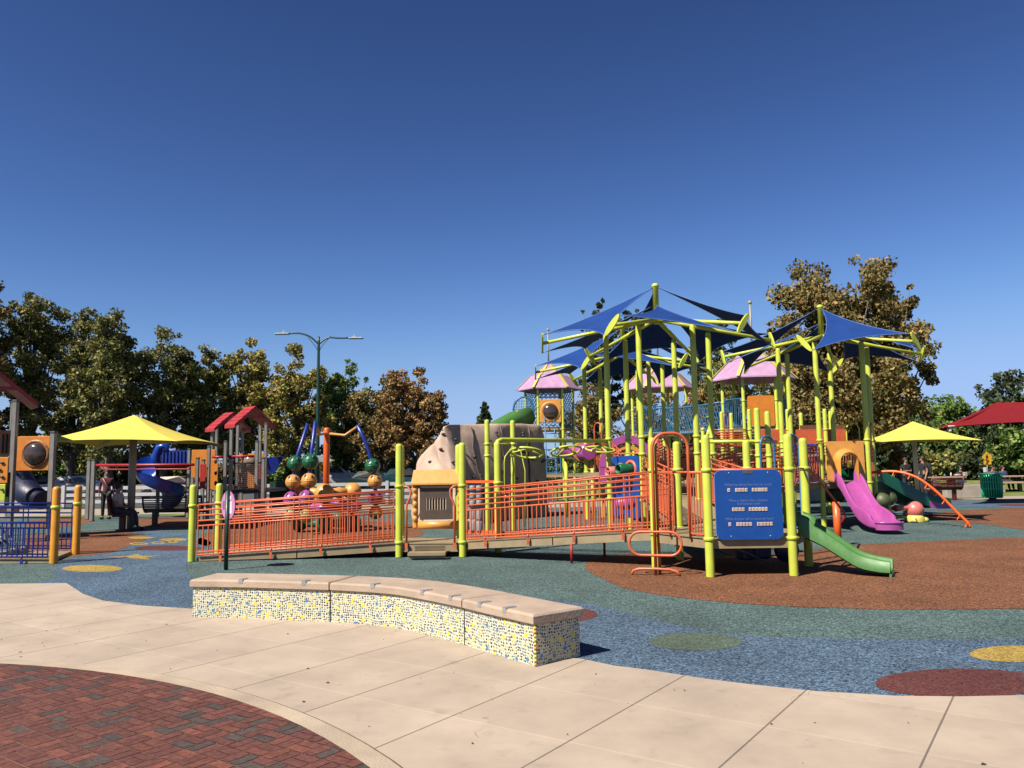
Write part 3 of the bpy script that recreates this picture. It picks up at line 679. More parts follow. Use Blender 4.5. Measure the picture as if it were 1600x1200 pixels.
# hexagonal deck H0
t = thing('hexagonal_platform', 'nearest hexagonal tan deck on six short lime posts behind the riddle board', 'play platform', (H0[0], H0[1], 0))
deck_poly(MB(), [(p.x, p.y) for p in [V3(h0[k]).lerp(V3(H0), .0) for k in range(6)]], .55).build('deck', DECK, t)
for p, h in zip((hA, hB, hC, hD, hE, hF), (2.02, 2.02, 2.02, 1.99, 2.0, 1.99)): post(t, p, h, (.53, 1.51))
mb = MB(); mb.tube([(hB.x, hB.y, 1.51), (hC.x, hC.y, 1.51)], .02, 8); mb.tube([(hC.x, hC.y, 1.51), (hD.x, hD.y, 1.51)], .015, 8); mb.tube([(hA.x, hA.y, 1.48), (hB.x, hB.y, 1.48)], .016, 8); mb.build('top_rail', ORANGE, t)
dab = (hB-hA).normalized()
for f0, f1 in ((.08, .42), (.66, .97)): loop_panel(MB(), hA+dab*f0*1.19, hA+dab*f1*1.19, .55, .55, .03, .92, .06, ends=.0).build('barrier', ORANGE, t)
# riddle board
t = thing('riddle_board', 'blue square riddle board with white lettering and small letter tiles', 'play panel', (3.34, 11.53, .5))
bc_ = V3(((hB.x+hC.x)/2-.015, (hB.y+hC.y)/2-.03, 1.01)); M_ = Matrix.Translation(bc_)
mb = MB(); mb.plate(rrect(.955, .985, .1, 6), M_, .018); mb.build('board', BLUE, t)
mb = MB(); mb.plate([(x, z) for x, z in rrect(.965, .995, .104, 6)], Matrix.Translation(bc_+V3((0, .006, 0))), .008); mb.build('board_edge', mat('pale_blue_edge', (.2, .33, .6), .5), t)
LET = mat('pale_lettering', (.16, .24, .48), .6); TIL = mat('letter_tile', (.74, .58, .47), .5); DLT = mat('tile_letter', (.12, .03, .03), .6)
FR = Matrix.Rotation(R(90), 4, 'X')
def row(z, s_, sz): text_obj('lettering', s_, sz, Matrix.Translation(bc_+V3((0, -.0105, z))) @ FR, LET, t, .0008)
row(.285, 'What has three feet but no toes?', .050); row(.06, 'What is lighter than a feather,', .047); row(.012, 'but hard to hold?', .047); row(-.20, 'What do you call an amusing hare?', .049)
for z, words, xs in ((.21, ('A', 'YARD', 'STICK'), (-.28, -.10, .163)), (-.065, ('YOUR', 'BREATH'), (-.155, .13)), (-.275, ('A', 'FUNNY', 'BUNNY'), (-.285, -.08, .215))):
    for wd, xc in zip(words, xs):
        for i, ch in enumerate(wd):
            x = xc+(i-(len(wd)-1)/2)*.046
            ti = MB().box((bc_.x+x, bc_.y-.013, bc_.z+z), (.039, .012, .052), bev=.004).build('letter_tile', TIL, t)
            text_obj('tile_letter', ch, .036, Matrix.Translation(bc_+V3((x, -.0197, z))) @ FR, DLT, ti, .0006)
MB().box((bc_.x, bc_.y-.011, bc_.z+.465), (.15, .008, .045)).build('maker_plate', mat('dark_plate', (.1, .09, .08), .5), t)
for sx in (-.27, .29):
    for z in (.455, -.445): MB().sphere((bc_.x+sx, bc_.y-.01, bc_.z+z), .010, (1, .5, 1), 8, 5).build('bolt', PLATE, t)

# orange loop climber at edge A-B
t = thing('loop_climber', 'orange bent-pipe climber with arched handrails and an oval stirrup step', 'climber', (2.05, 11.7, 0))
nv = V3((-.866, -.5)); Mi = (hA+hB)/2; Pc = Mi+nv*.5
def arch(a, b, za, zb, zt, k=8):
    a = V3(a); b = V3(b); L_ = (b-a).length; r_ = min(.22, L_/2); P = [V3((a.x, a.y, za))]; d = (b-a)/L_
    for i in range(k+1):
        an = R(180-90*i/k); q = a+d*(r_+r_*math.cos(an)); P.append(V3((q.x, q.y, zt-r_+r_*math.sin(an))))
    for i in range(k+1):
        an = R(90-90*i/k); q = b+d*(-r_+r_*math.cos(an)); P.append(V3((q.x, q.y, zt-r_+r_*math.sin(an))))
    P.append(V3((b.x, b.y, zb))); return P
E1 = Mi+dab*.22; E2 = Mi-dab*.22
MB().tube(arch(Pc, E1, 0, .5, 2.06), .024, 10).build('handrail', ORANGE, t)
MB().tube(arch(Pc+V3((.06, .05)), E2, .4, .5, 2.02), .019, 10).build('handrail', ORANGE, t)
mb = MB(); ax = V3((.95, -.3)).normalized(); cc_ = Pc+V3((0, -.01, .45))
P = [cc_+ax*x+V3((0, 0, z)) for x, z in rrect(.76, .34, .165, 6)]; mb.tube(P, .02, 8, closed=True); mb.build('stirrup_step', ORANGE, t)
mb = MB(); P = [Pc+ax*x+V3((0, -.03, z)) for x, z in ((-.36, .0), (-.33, .06), (-.25, .085), (0, .09), (.2, .085), (.3, .06), (.34, .0))]; mb.tube(P, .02, 8)
mb.tube([Pc+V3((.07, .06, 0)), Pc+V3((.07, .06, .45))], .022, 8); mb.build('foot_bar', ORANGE, t)

# slides
def slide(name, label, m_, path, w_, hs, parent=None, wave=None, m2=None, th=.018):
    """path: list of (point, side height)"""
    t_ = thing(name, label, 'slide', (path[0][0], path[0][1], 0))
    P = resample(path, 20)
    d0 = V3((P[-1].x-P[0].x, P[-1].y-P[0].y)).normalized(); sd_ = V3((d0.y, -d0.x))
    prof = [(-w_/2-.045, -.02), (-w_/2-.04, 1), (-w_/2-.01, 1.12), (-w_/2+.025, 1), (-w_/2+.045, .12), (-w_/2+.09, 0), (0, -.03), (w_/2-.09, 0), (w_/2-.045, .12), (w_/2-.025, 1), (w_/2+.01, 1.12), (w_/2+.04, 1), (w_/2+.045, -.02)]
    def fn(u, v):
        k = u*20; j = min(int(k), 19); p = P[j].lerp(P[j+1], k-j); x, z = prof[int(round(v*12))]
        hh = hs(u); zz = z*hh if z > .05 else z*.6
        return p+sd_*x+V3((0, 0, zz))
    mb_ = MB(); mb_.grid(fn, 20, 12, True)
    mb_.grid(lambda u, v: (P[min(int(u*20), 20)] + sd_*((v-.5)*(w_+.088)) + V3((0, 0, -.03-.02*math.sin(math.pi*v)))), 20, 4, True)
    return t_, mb_, P, sd_
sm = (hC+hD)/2; nd = V3((.866, -.5))
g0 = sm+nd*.02
pth = [(g0.x, g0.y, .56), (g0.x+nd.x*.3, g0.y+nd.y*.3, .43), (g0.x+nd.x*.6, g0.y+nd.y*.6, .24), (g0.x+nd.x*.8, g0.y+nd.y*.8, .125), (g0.x+nd.x*1.02, g0.y+nd.y*1.02, .08), (g0.x+nd.x*1.2, g0.y+nd.y*1.2, .07)]
t, mb, P, sdv = slide('toddler_slide', 'short open green slide from the nearest deck onto brown rubber', GREEN, pth, .42, lambda u: .20-.07*u if u > .12 else .27)
mb.build('chute', GREEN, t)
mb = MB(); e = P[-1]; mb.beam(e+sdv*-.25+V3((0, 0, -.05)), e+sdv*.25+V3((0, 0, -.05)), .03, .05); mb.build('exit_foot', GREEN, t)
# purple double-width slide from C2 front edge
f4 = hexp(C2, 4); f5 = hexp(C2, 5); sm = (f4+f5)/2
pth = [(sm.x-.02, sm.y-.02, 1.1), (sm.x, sm.y-.35, .98), (sm.x, sm.y-.85, .6), (sm.x, sm.y-1.3, .3), (sm.x, sm.y-1.75, .17), (sm.x, sm.y-2.2, .14)]
t, mb, P, sdv = slide('wave_slide', 'glossy purple open slide dropping from the orange arch panel', PURP, pth, .52, lambda u: (.30 if u < .15 else .22+.045*math.sin(u*11)) if u < .9 else .12)
mb.build('chute', PURP, t)
mb = MB(); e = P[-1]
lipP = lambda u: (e.x+math.cos(math.pi*(1+u))*.305, e.y+math.sin(math.pi*(1+u))*.2)
mb.grid(lambda u, v: V3((*lipP(u), e.z-.05+v*.16)), 16, 2); mb.tube([V3((*lipP(k/16), e.z+.11)) for k in range(17)], .024, 6)
mb.grid(lambda u, v: V3((e.x+math.cos(math.pi*(1+u))*.3*v, e.y+.02+math.sin(math.pi*(1+u))*.2*v, e.z-.03)), 12, 3); mb.build('exit_lip', PURP, t)
t = thing('slide_arch_panel', 'yellow-orange arched entry panel above the purple slide', 'play panel', (sm.x, sm.y, 1.05))
def arch_panel(w_, z0, z1, ow, oz, yy, xc, hood, m_, t_, name='panel'):
    mb_ = MB(); n = 16
    inner = [(-ow/2, z0)]+[(ow/2*math.cos(R(180-180*i/n)), oz+ow/2*math.sin(R(180-180*i/n))) for i in range(n+1)]+[(ow/2, z0)]
    outer = [(-w_/2, z0)]+[(-w_/2+w_*i/n, z1) for i in range(n+1)]+[(w_/2, z0)]
    for s_ in (-.02, .02):
        vs = [(xc+x, yy+s_, z) for x, z in outer+inner]; k = len(outer)
        mb_.add(vs, [(i, i+1, k+i+1, k+i) for i in range(k-1)])
    vs = [(xc+x, yy+s_, z) for s_ in (-.02, .02) for x, z in outer]; mb_.add(vs, [(i, i+1, k+i+1, k+i) for i in range(k-1)])
    # hood swelling forward around the opening
    hr = [(x*1.0, z) for x, z in inner]
    def fn(u, v):
        x, z = hr[int(round(u*(k-1)))]; g = 1+.42*v if v else 1
        dz = oz+(z-oz)*g if z > oz else z
        return V3((xc+x*g, yy-hood*(1-v)**.7-.02, dz))
    mb_.grid(fn, k-1, 4)
    vs = [(xc+x, yy+.02, z) for x, z in inner]+[(xc+x, yy-.02-hood, z) for x, z in inner]; mb_.add(vs, [(i, i+1, k+i+1, k+i) for i in range(k-1)])
    return mb_.build(name, m_, t_)
arch_panel(.94, 1.10, 2.12, .44, 1.62, sm.y-.06, sm.x, .22, ORY, t)

# ---------------------------------------------------------------- canopy towers
def sail(pts, c=.30, n=10):
    P = [V3(p) for p in pts]; G = sum(P, Vector())/3; mb_ = MB(); idx = {}; vs = []
    for i in range(n+1):
        for j in range(n+1-i):
            b = (i/n, j/n, (n-i-j)/n); q = P[0]*b[0]+P[1]*b[1]+P[2]*b[2]; d = Vector()
            for a, e in ((0, 1), (1, 2), (2, 0)):
                k = 3-a-e; w_ = 4*b[a]*b[e]*(b[a]+b[e]); d += (G-(P[a]+P[e])/2)*w_*c
            idx[i, j] = len(vs); vs.append(q+d)
    fs = []
    for i in range(n):
        for j in range(n-i):
            fs.append((idx[i, j], idx[i+1, j], idx[i, j+1]))
            if i+j < n-1: fs.append((idx[i+1, j], idx[i+1, j+1], idx[i, j+1]))
    mb_.add(vs, fs, True)
    e = [idx[i, 0] for i in range(n+1)]+[idx[n-j, j] for j in range(1, n+1)]+[idx[0, n-j] for j in range(1, n)]
    hem = MB(); hem.tube([vs[k] for k in e], .011, 5, closed=True)
    return mb_, hem
def canopy(c, label, hand, zc, drop=0, clamps=()):
    t_ = thing('sail_canopy', label, 'shade canopy', (c[0], c[1], 0), 'pinwheel sail canopies on lime posts')
    Hp = 4.66-drop; top = 5.82-drop; c = V3(c)
    for k in range(6):
        p = hexp(c, k); o = post_mesh(p, Hp).build('post', LIME, t_)
        for z in zc: clamp_mesh(p, z).build('clamp', LIME, o)
    hub = V3((c.x, c.y, Hp+.30))
    mb_ = MB(); mb_.lathe((c.x, c.y, 0), [(.001, Hp+.2), (.07, Hp+.2), (.07, top-.09), (.085, top-.08), (.085, top-.03), (.05, top), (.001, top+.01)], 16); mb_.build('mast', LIME, t_)
    ends = []
    for k in range(6):
        a = R(60*k); d = V3((math.cos(a), math.sin(a))); tip = c+d*2.66+V3((0, 0, Hp-.22)); mid = c+d*1.19+V3((0, 0, Hp+.07))
        ar = MB().tube([hub+d*.05, mid, mid.lerp(tip, .15), tip], [.05, .05, .04, .04], 10).build('arm', LIME, t_)
        tg = V3((-d.y, d.x))*hand                        # 'right' seen from outside looking in, for hand=+1
        ax_ = (V3((0, 0, 1))*.8+tg*-.62*-1).normalized()
        M_ = frame(tip, ax_, d); mb_ = MB(); pl = [(x, z) for x, z in circ(.27, 16, ry=.062)]
        s2 = d; s1 = ax_; s3 = s1.cross(s2)
        vs = [tip+s2*th_+s1*x+s3*z for th_ in (-.012, .03) for x, z in pl]; n = 16
        mb_.add(vs, [list(range(n))[::-1], list(range(n, 2*n))]+[(i, (i+1) % n, n+(i+1) % n, n+i) for i in range(n)]); mb_.build('end_plate', LIME, ar)
        ends.append((tip+ax_*.24, tip-ax_*.24))
    hi = V3((c.x, c.y, top-.12)); lo = V3((c.x, c.y, Hp+.62))
    prs = ((3, 4), (5, 0), (1, 2)) if hand > 0 else ((4, 5), (0, 1), (2, 3))
    lps = ((4, 5), (0, 1), (2, 3)) if hand > 0 else ((3, 4), (5, 0), (1, 2))
    # the high end of each plate holds the sail on its right-hand side (seen from outside)
    for a, b in prs+lps:
        ap = hi if (a, b) in prs else lo
        if hand > 0: A_ = ends[a][0] if True else 0; B_ = ends[b][1]
        else: A_ = ends[a][1]; B_ = ends[b][0]
        m_ = (A_+B_)/2; A2 = A_.lerp(m_, .05); B2 = B_.lerp(m_, .05); dv = (m_-ap).normalized(); ap2 = ap+V3((dv.x, dv.y)).normalized()*.1
        s_, hm = sail((ap2, A2, B2)); so_ = s_.build('sail', SAIL, t_); hm.build('hem', HEM, so_)
        for p_, q_, r_ in ((A_, A2, .008), (B_, B2, .008), (ap, ap2, .012)): MB().tube([p_, q_], r_, 5).build('cable', STEEL, so_)
    return t_
canopy(C1, 'nearer tall blue sail canopy, middle of the play structure with its mast highest', 1, (.84, 1.83, 2.2))
canopy(C2, 'right-hand tall blue sail canopy above the purple slide', -1, (1.08, 2.15))
canopy(C3, 'rear tall blue sail canopy half hidden behind the middle one', 1, (1.4, 2.35))

def platform(name, label, c, z, edges, group=None, m_=None):
    t_ = thing(name, label, 'play platform', (c[0], c[1], 0), group)
    poly = [hexp(c, k) for k in range(6)]; deck_poly(MB(), [(p.x, p.y) for p in poly], z).build('deck', DECK, t_)
    for k, kind in edges.items():
        a, b = hexp(c, k), hexp(c, k+1)
        if kind == 'rail': rail_panel(MB(), a, b, z, z, ends=.08).build('railing', m_ or ORANGE, t_)
        if kind == 'loop': loop_panel(MB(), a, b, z, z, .04, .95).build('barrier', m_ or ORANGE, t_)
        if kind == 'blue': loop_panel(MB(), a, b, z, z, .04, .95).build('barrier', RBLUE, t_)
    return t_
platform('canopy_deck', 'hexagonal deck under the middle blue canopy, reached by the straight back ramp', C1, .86, {2: 'rail', 5: 'rail'})
platform('canopy_deck', 'hexagonal deck at the top of the purple slide', C2, 1.1, {1: 'loop', 3: 'blue', 5: 'rail'})
platform('canopy_deck', 'hexagonal deck under the rear blue canopy with orange railings', C3, 1.4, {2: 'rail', 0: 'rail', 1: 'rail'})
# ramps between decks
a, b = hexp(H0, 2), hexp(C1, 4); c_, d_ = hexp(H0, 1), hexp(C1, 5)
ramp('access_ramp', 'orange ramp running straight back from the nearest deck to the middle canopy deck', c_+V3((0, .08)), d_+V3((0, -.08)), a+V3((0, .08)), b+V3((0, -.08)), .56, .85)
c_, d_ = hexp(C1, 1), hexp(C3, 5); a, b = hexp(C1, 2), hexp(C3, 4)
ramp('access_ramp', 'orange ramp between the middle canopy deck and the rear canopy deck', c_+V3((0, .08)), d_+V3((0, -.08)), a+V3((0, .08)), b+V3((0, -.08)), .87, 1.39)
a, b = hexp(C1, 0), hexp(C2, 4); c_, d_ = hexp(C1, 1), hexp(C2, 3)
v = (b-a).normalized()*.08
ramp('access_ramp', 'orange ramp slanting from the middle canopy deck to the right canopy deck', a+v, b-v, c_+v, d_-v, .87, 1.09)

# tube panel on C1 left front edge
t = thing('tube_play_panel', 'blue play panel with one pink and one green spyglass tube', 'play panel', (2.5, 17.8, .6))
a, b = hexp(C1, 3), hexp(C1, 4); d = (b-a).normalized(); M_ = frame((a+b)/2+V3((0, 0, 1.12)), d)
n_ = V3((-.866, -.5)); mb = MB(); mb.plate(rrect(.96, 1.36, .08, 5), M_, .02); mb.build('board', BLUE, t)
for s_, dz, m_ in ((-.17, .33, PINK), (.20, .39, DGREEN)):
    q = (a+b)/2+d*s_+V3((0, 0, 1.12+dz)); mb = MB(); Mr = frame((0, 0, 0), n_) @ Matrix.Rotation(R(90), 4, 'Y')
    ringm = MB().lathe(q, [(.15, -.015), (.2, -.015), (.2, .03), (.15, .03)], 20, Mr).build('ring', ORANGE, t)
    mb.lathe(q, [(.115, 0), (.12, .02), (.12, .36), (.105, .37), (.09, .365), (.085, .1)], 18, Mr); mb.build('spyglass', m_, t)
    if m_ is PINK:
        mb = MB()
        for k in range(3): an = R(120*k+30); mb.beam(q+n_*.35, q+n_*.35+d*(.1*math.cos(an))+V3((0, 0, .1*math.sin(an))), .02, .03)
        mb.build('spokes', PINK, ringm)
MB().tube([(a.x, a.y, 1.85), (b.x, b.y, 1.85)], .016, 8).build('top_rail', ORANGE, t)
# purple bubble under it
t = thing('spring_seat', 'dark purple rounded seat under the tube panel', 'play seat', (2.3, 16.9, 0))
MB().sphere((2.36, 16.95, .8), .2, (1.2, .7, .7)).build('seat', PURP, t); MB().tube([(2.36, 16.95, 0), (2.36, 16.95, .55)], .04, 8).build('stem', DPOST, t)

# overhead wheel track
t = thing('overhead_wheel_track', 'lime overhead bar carrying three hanging spoked wheels beside the climbing rock', 'overhead climber', (1, 16.8, 0))
e0 = P3+V3((0, 0, 2.02)); e1 = hexp(C1, 3)+V3((-.05, -.03, 2.15))
e1b = hexp(C1, 3)
MB().tube([e0+V3((0, 0, -.05)), e0+V3((.01, .01, .06)), e0.lerp(e1, .03)+V3((0, 0, .09)), e1], .045, 10).build('track_bar', LIME, t)
for f, tl, ph in ((.24, .10, .3), (.58, -.12, .9), (.93, .08, .1)):
    q = e0.lerp(e1, f)+V3((0, 0, .04)); hb = q+V3((.0, -.0, -.15))
    mb = MB(); Mw = Matrix.Translation(hb) @ Matrix.Rotation(tl, 4, 'Y') @ Matrix.Rotation((-.30, .22, -.24)[int(ph*10) % 3], 4, 'X') @ Matrix.Rotation(ph, 4, 'Z')
    P = [Mw @ Vector((x, y, -.075)) for x, y in circ(.325, 22)]; mb.tube(P, .023, 8, closed=True)
    for k in range(5): an = 2*math.pi*k/5; mb.tube([Mw @ Vector((0, 0, .01)), Mw @ Vector((.32*math.cos(an), .32*math.sin(an), -.07))], .016, 6)
    wh_ = mb.build('wheel', LIME, t); mb = MB(); mb.tube([q, hb], .022, 8); mb.lathe(hb, [(.001, -.05), (.04, -.045), (.05, 0), (.04, .04), (.001, .05)], 12); mb.build('hanger', LIME, wh_)
# tall pair of gate posts near the rock
t = thing('handhold_gate', 'two tall lime posts with a cranked thin handhold, just before the climbing rock', 'play post', (-.3, 20, 0))
pa, pb = V3((-.64, 19.9)), V3((.0, 20.35))
for p in (pa, pb): post(t, p, 2.78, (1.88, 2.17))
MB().tube([(pb.x, pb.y, 2.17), (.2, 20.3, 1.98), (.3, 20.2, 1.5), (.28, 20.2, .1)], .015, 7).build('handhold', LIME, t)
MB().tube([(pb.x, pb.y, 2.12), (-.2, 20.1, 1.85), (-.22, 20.1, 1.7), (-.22, 20.1, .1)], .015, 7).build('handhold', LIME, t)
MB().tube([(pa.x, pa.y, 2.17), (pb.x, pb.y, 2.17)], .03, 8).build('cross_bar', LIME, t)
# overhead bar right of C1
t = thing('overhead_bar_gate', 'lime overhead bar on two tall posts behind the riddle board', 'overhead climber', (5.3, 17.2, 0))
qa, qb = V3((5.22, 17.0)), V3((5.62, 17.55)); c1r = hexp(C1, 5)
for p in (qa, qb): post(t, p, 2.78 if p is qa else 2.74, (2.06, 1.76))
MB().tube([(c1r.x, c1r.y, 2.08), (qa.x, qa.y, 2.06), (qb.x+.2, qb.y+.1, 2.06)], .04, 10).build('cross_bar', LIME, t)

# blue double arch and red handrail off the D-E edge
t = thing('arch_ladder', 'pair of blue inverted-U ladder handles at the far right of the nearest deck', 'climber', (4.4, 13, 0))
me_ = (hD+hE)/2; n3 = V3((.866, .5)); de = (hE-hD).normalized()
for s_ in (-.26, .26):
    q = me_+de*s_; P = arch(q-n3*.02, q+n3*.30, .55, .62, 2.05); P += [V3((P[-1].x-.05, P[-1].y-.03, .56)), V3((P[-1].x-.14, P[-1].y-.08, .56))]
    MB().tube(P, .02, 8).build('handle', SBLUE, t)
for k in range(2): q = me_+n3*(.12+.14*k); MB().tube([V3((q.x, q.y, .40-.22*k))-de*.27, V3((q.x, q.y, .40-.22*k))+de*.27], .016, 6).build('rung', SBLUE, t)
t = thing('sloping_handrail', 'dark red sloping handrail ending on a bright orange post', 'handrail', (6.26, 15.6, 0))
hr = pd(1318, 800, 15.5)
MB().tube([(hD.x+.06, hD.y, 1.51), (hD.x+.16, hD.y+.2, 1.5), pd(1292, 766, 14.2), hr, hr+V3((.02, 0, -.08)), hr+V3((-.05, 0, -.2))], .02, 8).build('rail', REDP, t)
q = at(1310, 852); MB().tube([(q.x, q.y, 0), (q.x, q.y, .83)], .07, 12).build('post', ORANGE2, t)
# navy play shapes below the nearest deck
t = thing('crawl_toy', 'navy blue blocky crawl toy in the shade under the nearest deck', 'play toy', (4.1, 12.9, 0))
NAVY = mat('navy_plastic', (.006, .02, .12), .45)
MB().box((3.85, 12.75, .26), (.3, .3, .3), .3, bev=.04).box((3.62, 12.7, .2), (.2, .26, .2), .3, bev=.03).box((4.05, 12.8, .38), (.34, .1, .14), bev=.02).build('body', NAVY, t)
MB().lathe((4.28, 12.72, .24), [(.001, -.05), (.17, -.05), (.2, 0), (.17, .05), (.001, .05)], 16, Matrix.Rotation(R(90), 4, 'X')).build('wheel', NAVY, t)
t = thing('rod_ramp', 'slanted grid of thin steel rods beneath the nearest deck', 'climber', (3.3, 13.2, 0))
mb = MB(); pa = [(2.75, 13.6, .48), (3.1, 12.35, .46), (3.95, 12.6, .05), (3.6, 13.85, .07)]
for i in range(12): mb.tube([V3(pa[0]).lerp(V3(pa[3]), i/11), V3(pa[1]).lerp(V3(pa[2]), i/11)], .008, 5)
for i in range(2): mb.tube([V3(pa[i]), V3(pa[3-i])], .014, 6)
mb.build('rods', STEEL, t)

# C3 furniture
t = thing('purple_hood', 'purple and peach arched hood over the rear canopy deck entry', 'play panel', (3.3, 22.9, 1.3))
a, b = hexp(C3, 4), hexp(C3, 5); yy = a.y-.14; xc = (a.x+b.x)/2
mb = MB()
def hood(r0, r1, y0_, y1_, mb_, z=1.55, n=18):
    pf = lambda r_, f: (xc-.12+r_*math.cos(R(180-180*f)), z+r_*1.12*math.sin(R(180-180*f)))
    for f0 in range(n):
        A = pf(r0, f0/n); B = pf(r0, (f0+1)/n); C_ = pf(r1, (f0+1)/n); D_ = pf(r1, f0/n)
        for y_ in (y0_, y1_): mb_.add([(A[0], y_, A[1]), (B[0], y_, B[1]), (C_[0], y_, C_[1]), (D_[0], y_, D_[1])], [(0, 1, 2, 3)])
        mb_.add([(A[0], y0_, A[1]), (B[0], y0_, B[1]), (B[0], y1_, B[1]), (A[0], y1_, A[1])], [(0, 1, 2, 3)]); mb_.add([(C_[0], y0_, C_[1]), (D_[0], y0_, D_[1]), (D_[0], y1_, D_[1]), (C_[0], y1_, C_[1])], [(0, 1, 2, 3)])
hood(.62, .80, yy-.1, yy+.1, mb); mb.box((xc-.83, yy, 1.4), (.2, .18, .5)); mb.box((xc+.59, yy, 1.4), (.2, .18, .5)); mb.build('outer_arch', PURP, t)
mb = MB(); hood(.45, .56, yy-.04, yy+.12, mb); mb.build('inner_arch', ORY, t)
t = thing('crawl_tunnel', 'purple crawl tube with a peach ring left of the rear canopy', 'tunnel', (1.4, 24, 1.4))
mb = MB(); q1 = pd(921, 706, 23.6); q0 = pd(884, 706, 25.5); mb.tube([q1, q0], .23, 20); 
mb.build('tube', PURP, t); dv = (q0-q1).normalized(); qq = q1.lerp(q0, .32); MB().tube([qq-dv*.05, qq+dv*.05], .29, 20).build('ring', ORY, t)
MB().tube([(q0.x, q0.y, 0), (q0.x, q0.y, q0.z-.2)], .06, 10).build('leg', LIME, t); MB().tube([(q1.x+.1, q1.y+.2, 0), (q1.x+.1, q1.y+.2, q1.z-.2)], .06, 10).build('leg', LIME, t)
t = thing('arch_gate', 'orange barred gate with a tall arched opening on the rear canopy deck', 'gate', (2.5, 23.5, 1.4))
a, b = hexp(C3, 3), hexp(C3, 4); d = (b-a).normalized()
for f0, f1 in ((.1, .38), (.66, .95)): loop_panel(MB(), a+d*f0*1.19, a+d*f1*1.19, 1.42, 1.42, .05, .93, .05, ends=0).build('barrier', ORANGE, t)
MB().tube(arch(a+d*.45, a+d*.8, 1.42, 1.42, 2.85), .022, 8).build('arch', ORANGE, t)
deck_poly(MB(), [(a.x-.1, a.y-.05), (b.x-.1, b.y-.05), (b.x, b.y), (a.x, a.y)], 1.4).build('threshold', DECK, t)

# C2 extras
t = thing('arched_ladder', 'orange arched ladder with short rungs curving down from the right canopy deck', 'climber', (10.2, 19.7, 0))
a, b = hexp(C2, 5), hexp(C2, 0); mi = (a+b)/2; nn = V3((.866, -.5))
en = V3((10.91, 19.33)); L_ = (en-mi).length; nn = (en-mi).normalized()
side = V3((-nn.y, nn.x))
prof = [(0, 1.32), (.12, 1.34), (.3, 1.33), (.5, 1.18), (.7, .82), (.88, .36), (.98, .12), (1.0, 0)]
P = [mi+nn*L_*f+V3((0, 0, z)) for f, z in prof]; P = resample(P, 24)
MB().tube([p for p in P], .035, 8).build('spine', ORANGE2, t)
for k in range(7):
    q = P[3+3*k]; tt = (P[4+3*k]-P[2+3*k]).normalized(); dn = tt.cross(side).normalized()
    if dn.z > 0: dn = -dn
    for s_ in (-1, 1): MB().tube([q, q+dn*.05+side*s_*.22+V3((0, 0, -.06))], [.02, .012], 6).build('rung', ORANGE2, t)
t = thing('grab_handle', 'bright orange upright grab bar on the right canopy post', 'handrail', (9.2, 20.9, 1.1)); q = hexp(C2, 0)
MB().tube([q+V3((-.12, -.1, 1.1)), q+V3((-.12, -.1, 2.5)), q+V3((-.02, -.05, 2.6))], .03, 8).build('bar', ORANGE2, t)
t = thing('loop_handrail', 'thin lime inverted-U handle standing behind the yellow-orange arch panel', 'handrail', (9.3, 22.5, 1.1))
MB().tube(arch(pd(1324, 700, 23.0)-V3((0, 0, 0)), pd(1344, 700, 23.2), 1.1, 1.1, pd(1334, 661, 23.1).z), .02, 8).build('arch', LIME, t)
t, mb, P, sdv = slide('double_slide', 'dark green and purple wide slide partly hidden behind the pink speaking ball', DGREEN, [(9.55, 22.6, 1.15), (10.2, 22.9, 1.0), (11.1, 23.3, .55), (11.8, 23.6, .3), (12.6, 23.9, .25)], .8, lambda u: .22+.12*math.sin(u*3.1))
mb.build('chute', DGREEN, t)
MB().grid(lambda u, v: P[int(u*4)]+sdv*((v-.5)*.95)+V3((0, 0, .30+.03*math.sin(v*9))), 4, 8).build('entry_section', PURP, t)
for sg in (-1, 1): MB().grid(lambda u, v: P[15+int(u*5)]+sdv*sg*(.47-.04*v)+V3((0, 0, -.05+(.30-.12*u)*v)), 5, 3).build('exit_wall', PURP, t)
MB().grid(lambda u, v: P[15+int(u*5)]+sdv*(v-.5)*.9+V3((0, 0, -.02)), 5, 4).build('exit_floor', PURP, t)
t = thing('lime_pods', 'pair of dull lime climbing pods beneath the right canopy deck', 'climber', (9.3, 20.6, 0))
for p in (pd(1378, 782, 20.3), pd(1388, 778, 20.9), pd(1304, 770, 21.2)):
    r_ = .21 if p.x > 9 else .30
    mb = MB(); mb.sphere(p, r_, (1, 1, .95)); po = mb.build('pod', mat('olive_lime', (.09, .11, .035), .5) if not bpy.data.materials.get('olive_lime') else bpy.data.materials['olive_lime'], t); MB().tube([(p.x, p.y, 0), (p.x, p.y, p.z)], .05, 8).build('stem', LIME, po)
t = thing('speaking_ball', 'salmon pink speaking ball with trumpet on pale yellow feet', 'play toy', (11, 22, 0))
c = at(1430, 815)+V3((0, 0, .31))
MB().sphere(c, .235, (1, 1, 1), 20, 12).build('ball', PINK, t)
mb = MB(); mb.tube([c+V3((-.1, 0, .1)), c+V3((-.25, -.05, .05)), c+V3((-.38, -.08, .06)), c+V3((-.56, -.1, .05))], [.11, .06, .07, .09], 12); mb.build('trumpet', PINK, t)
mb = MB(); mb.box((c.x-.5, c.y+.02, .35), (.7, .1, .1)); mb.build('support', REDP, t)
mb = MB(); mb.lathe((c.x, c.y, 0), [(.25, 0), (.25, .09), (.2, .17), (.12, .19), (.001, .19)], 16); mb.sphere((c.x+.22, c.y-.1, .05), .09, (1, 1, .8)); mb.tube([(c.x-.5, c.y+.1, .12), (c.x-.1, c.y, .12)], .04, 8); mb.build('feet', YTRIM, t)
for dx in (-1.35, -1.05):
    MB().sphere((c.x+dx, c.y-.1, .5 if dx < -1.2 else .38), .26 if dx < -1.2 else .22).build('ball', PURP, t)

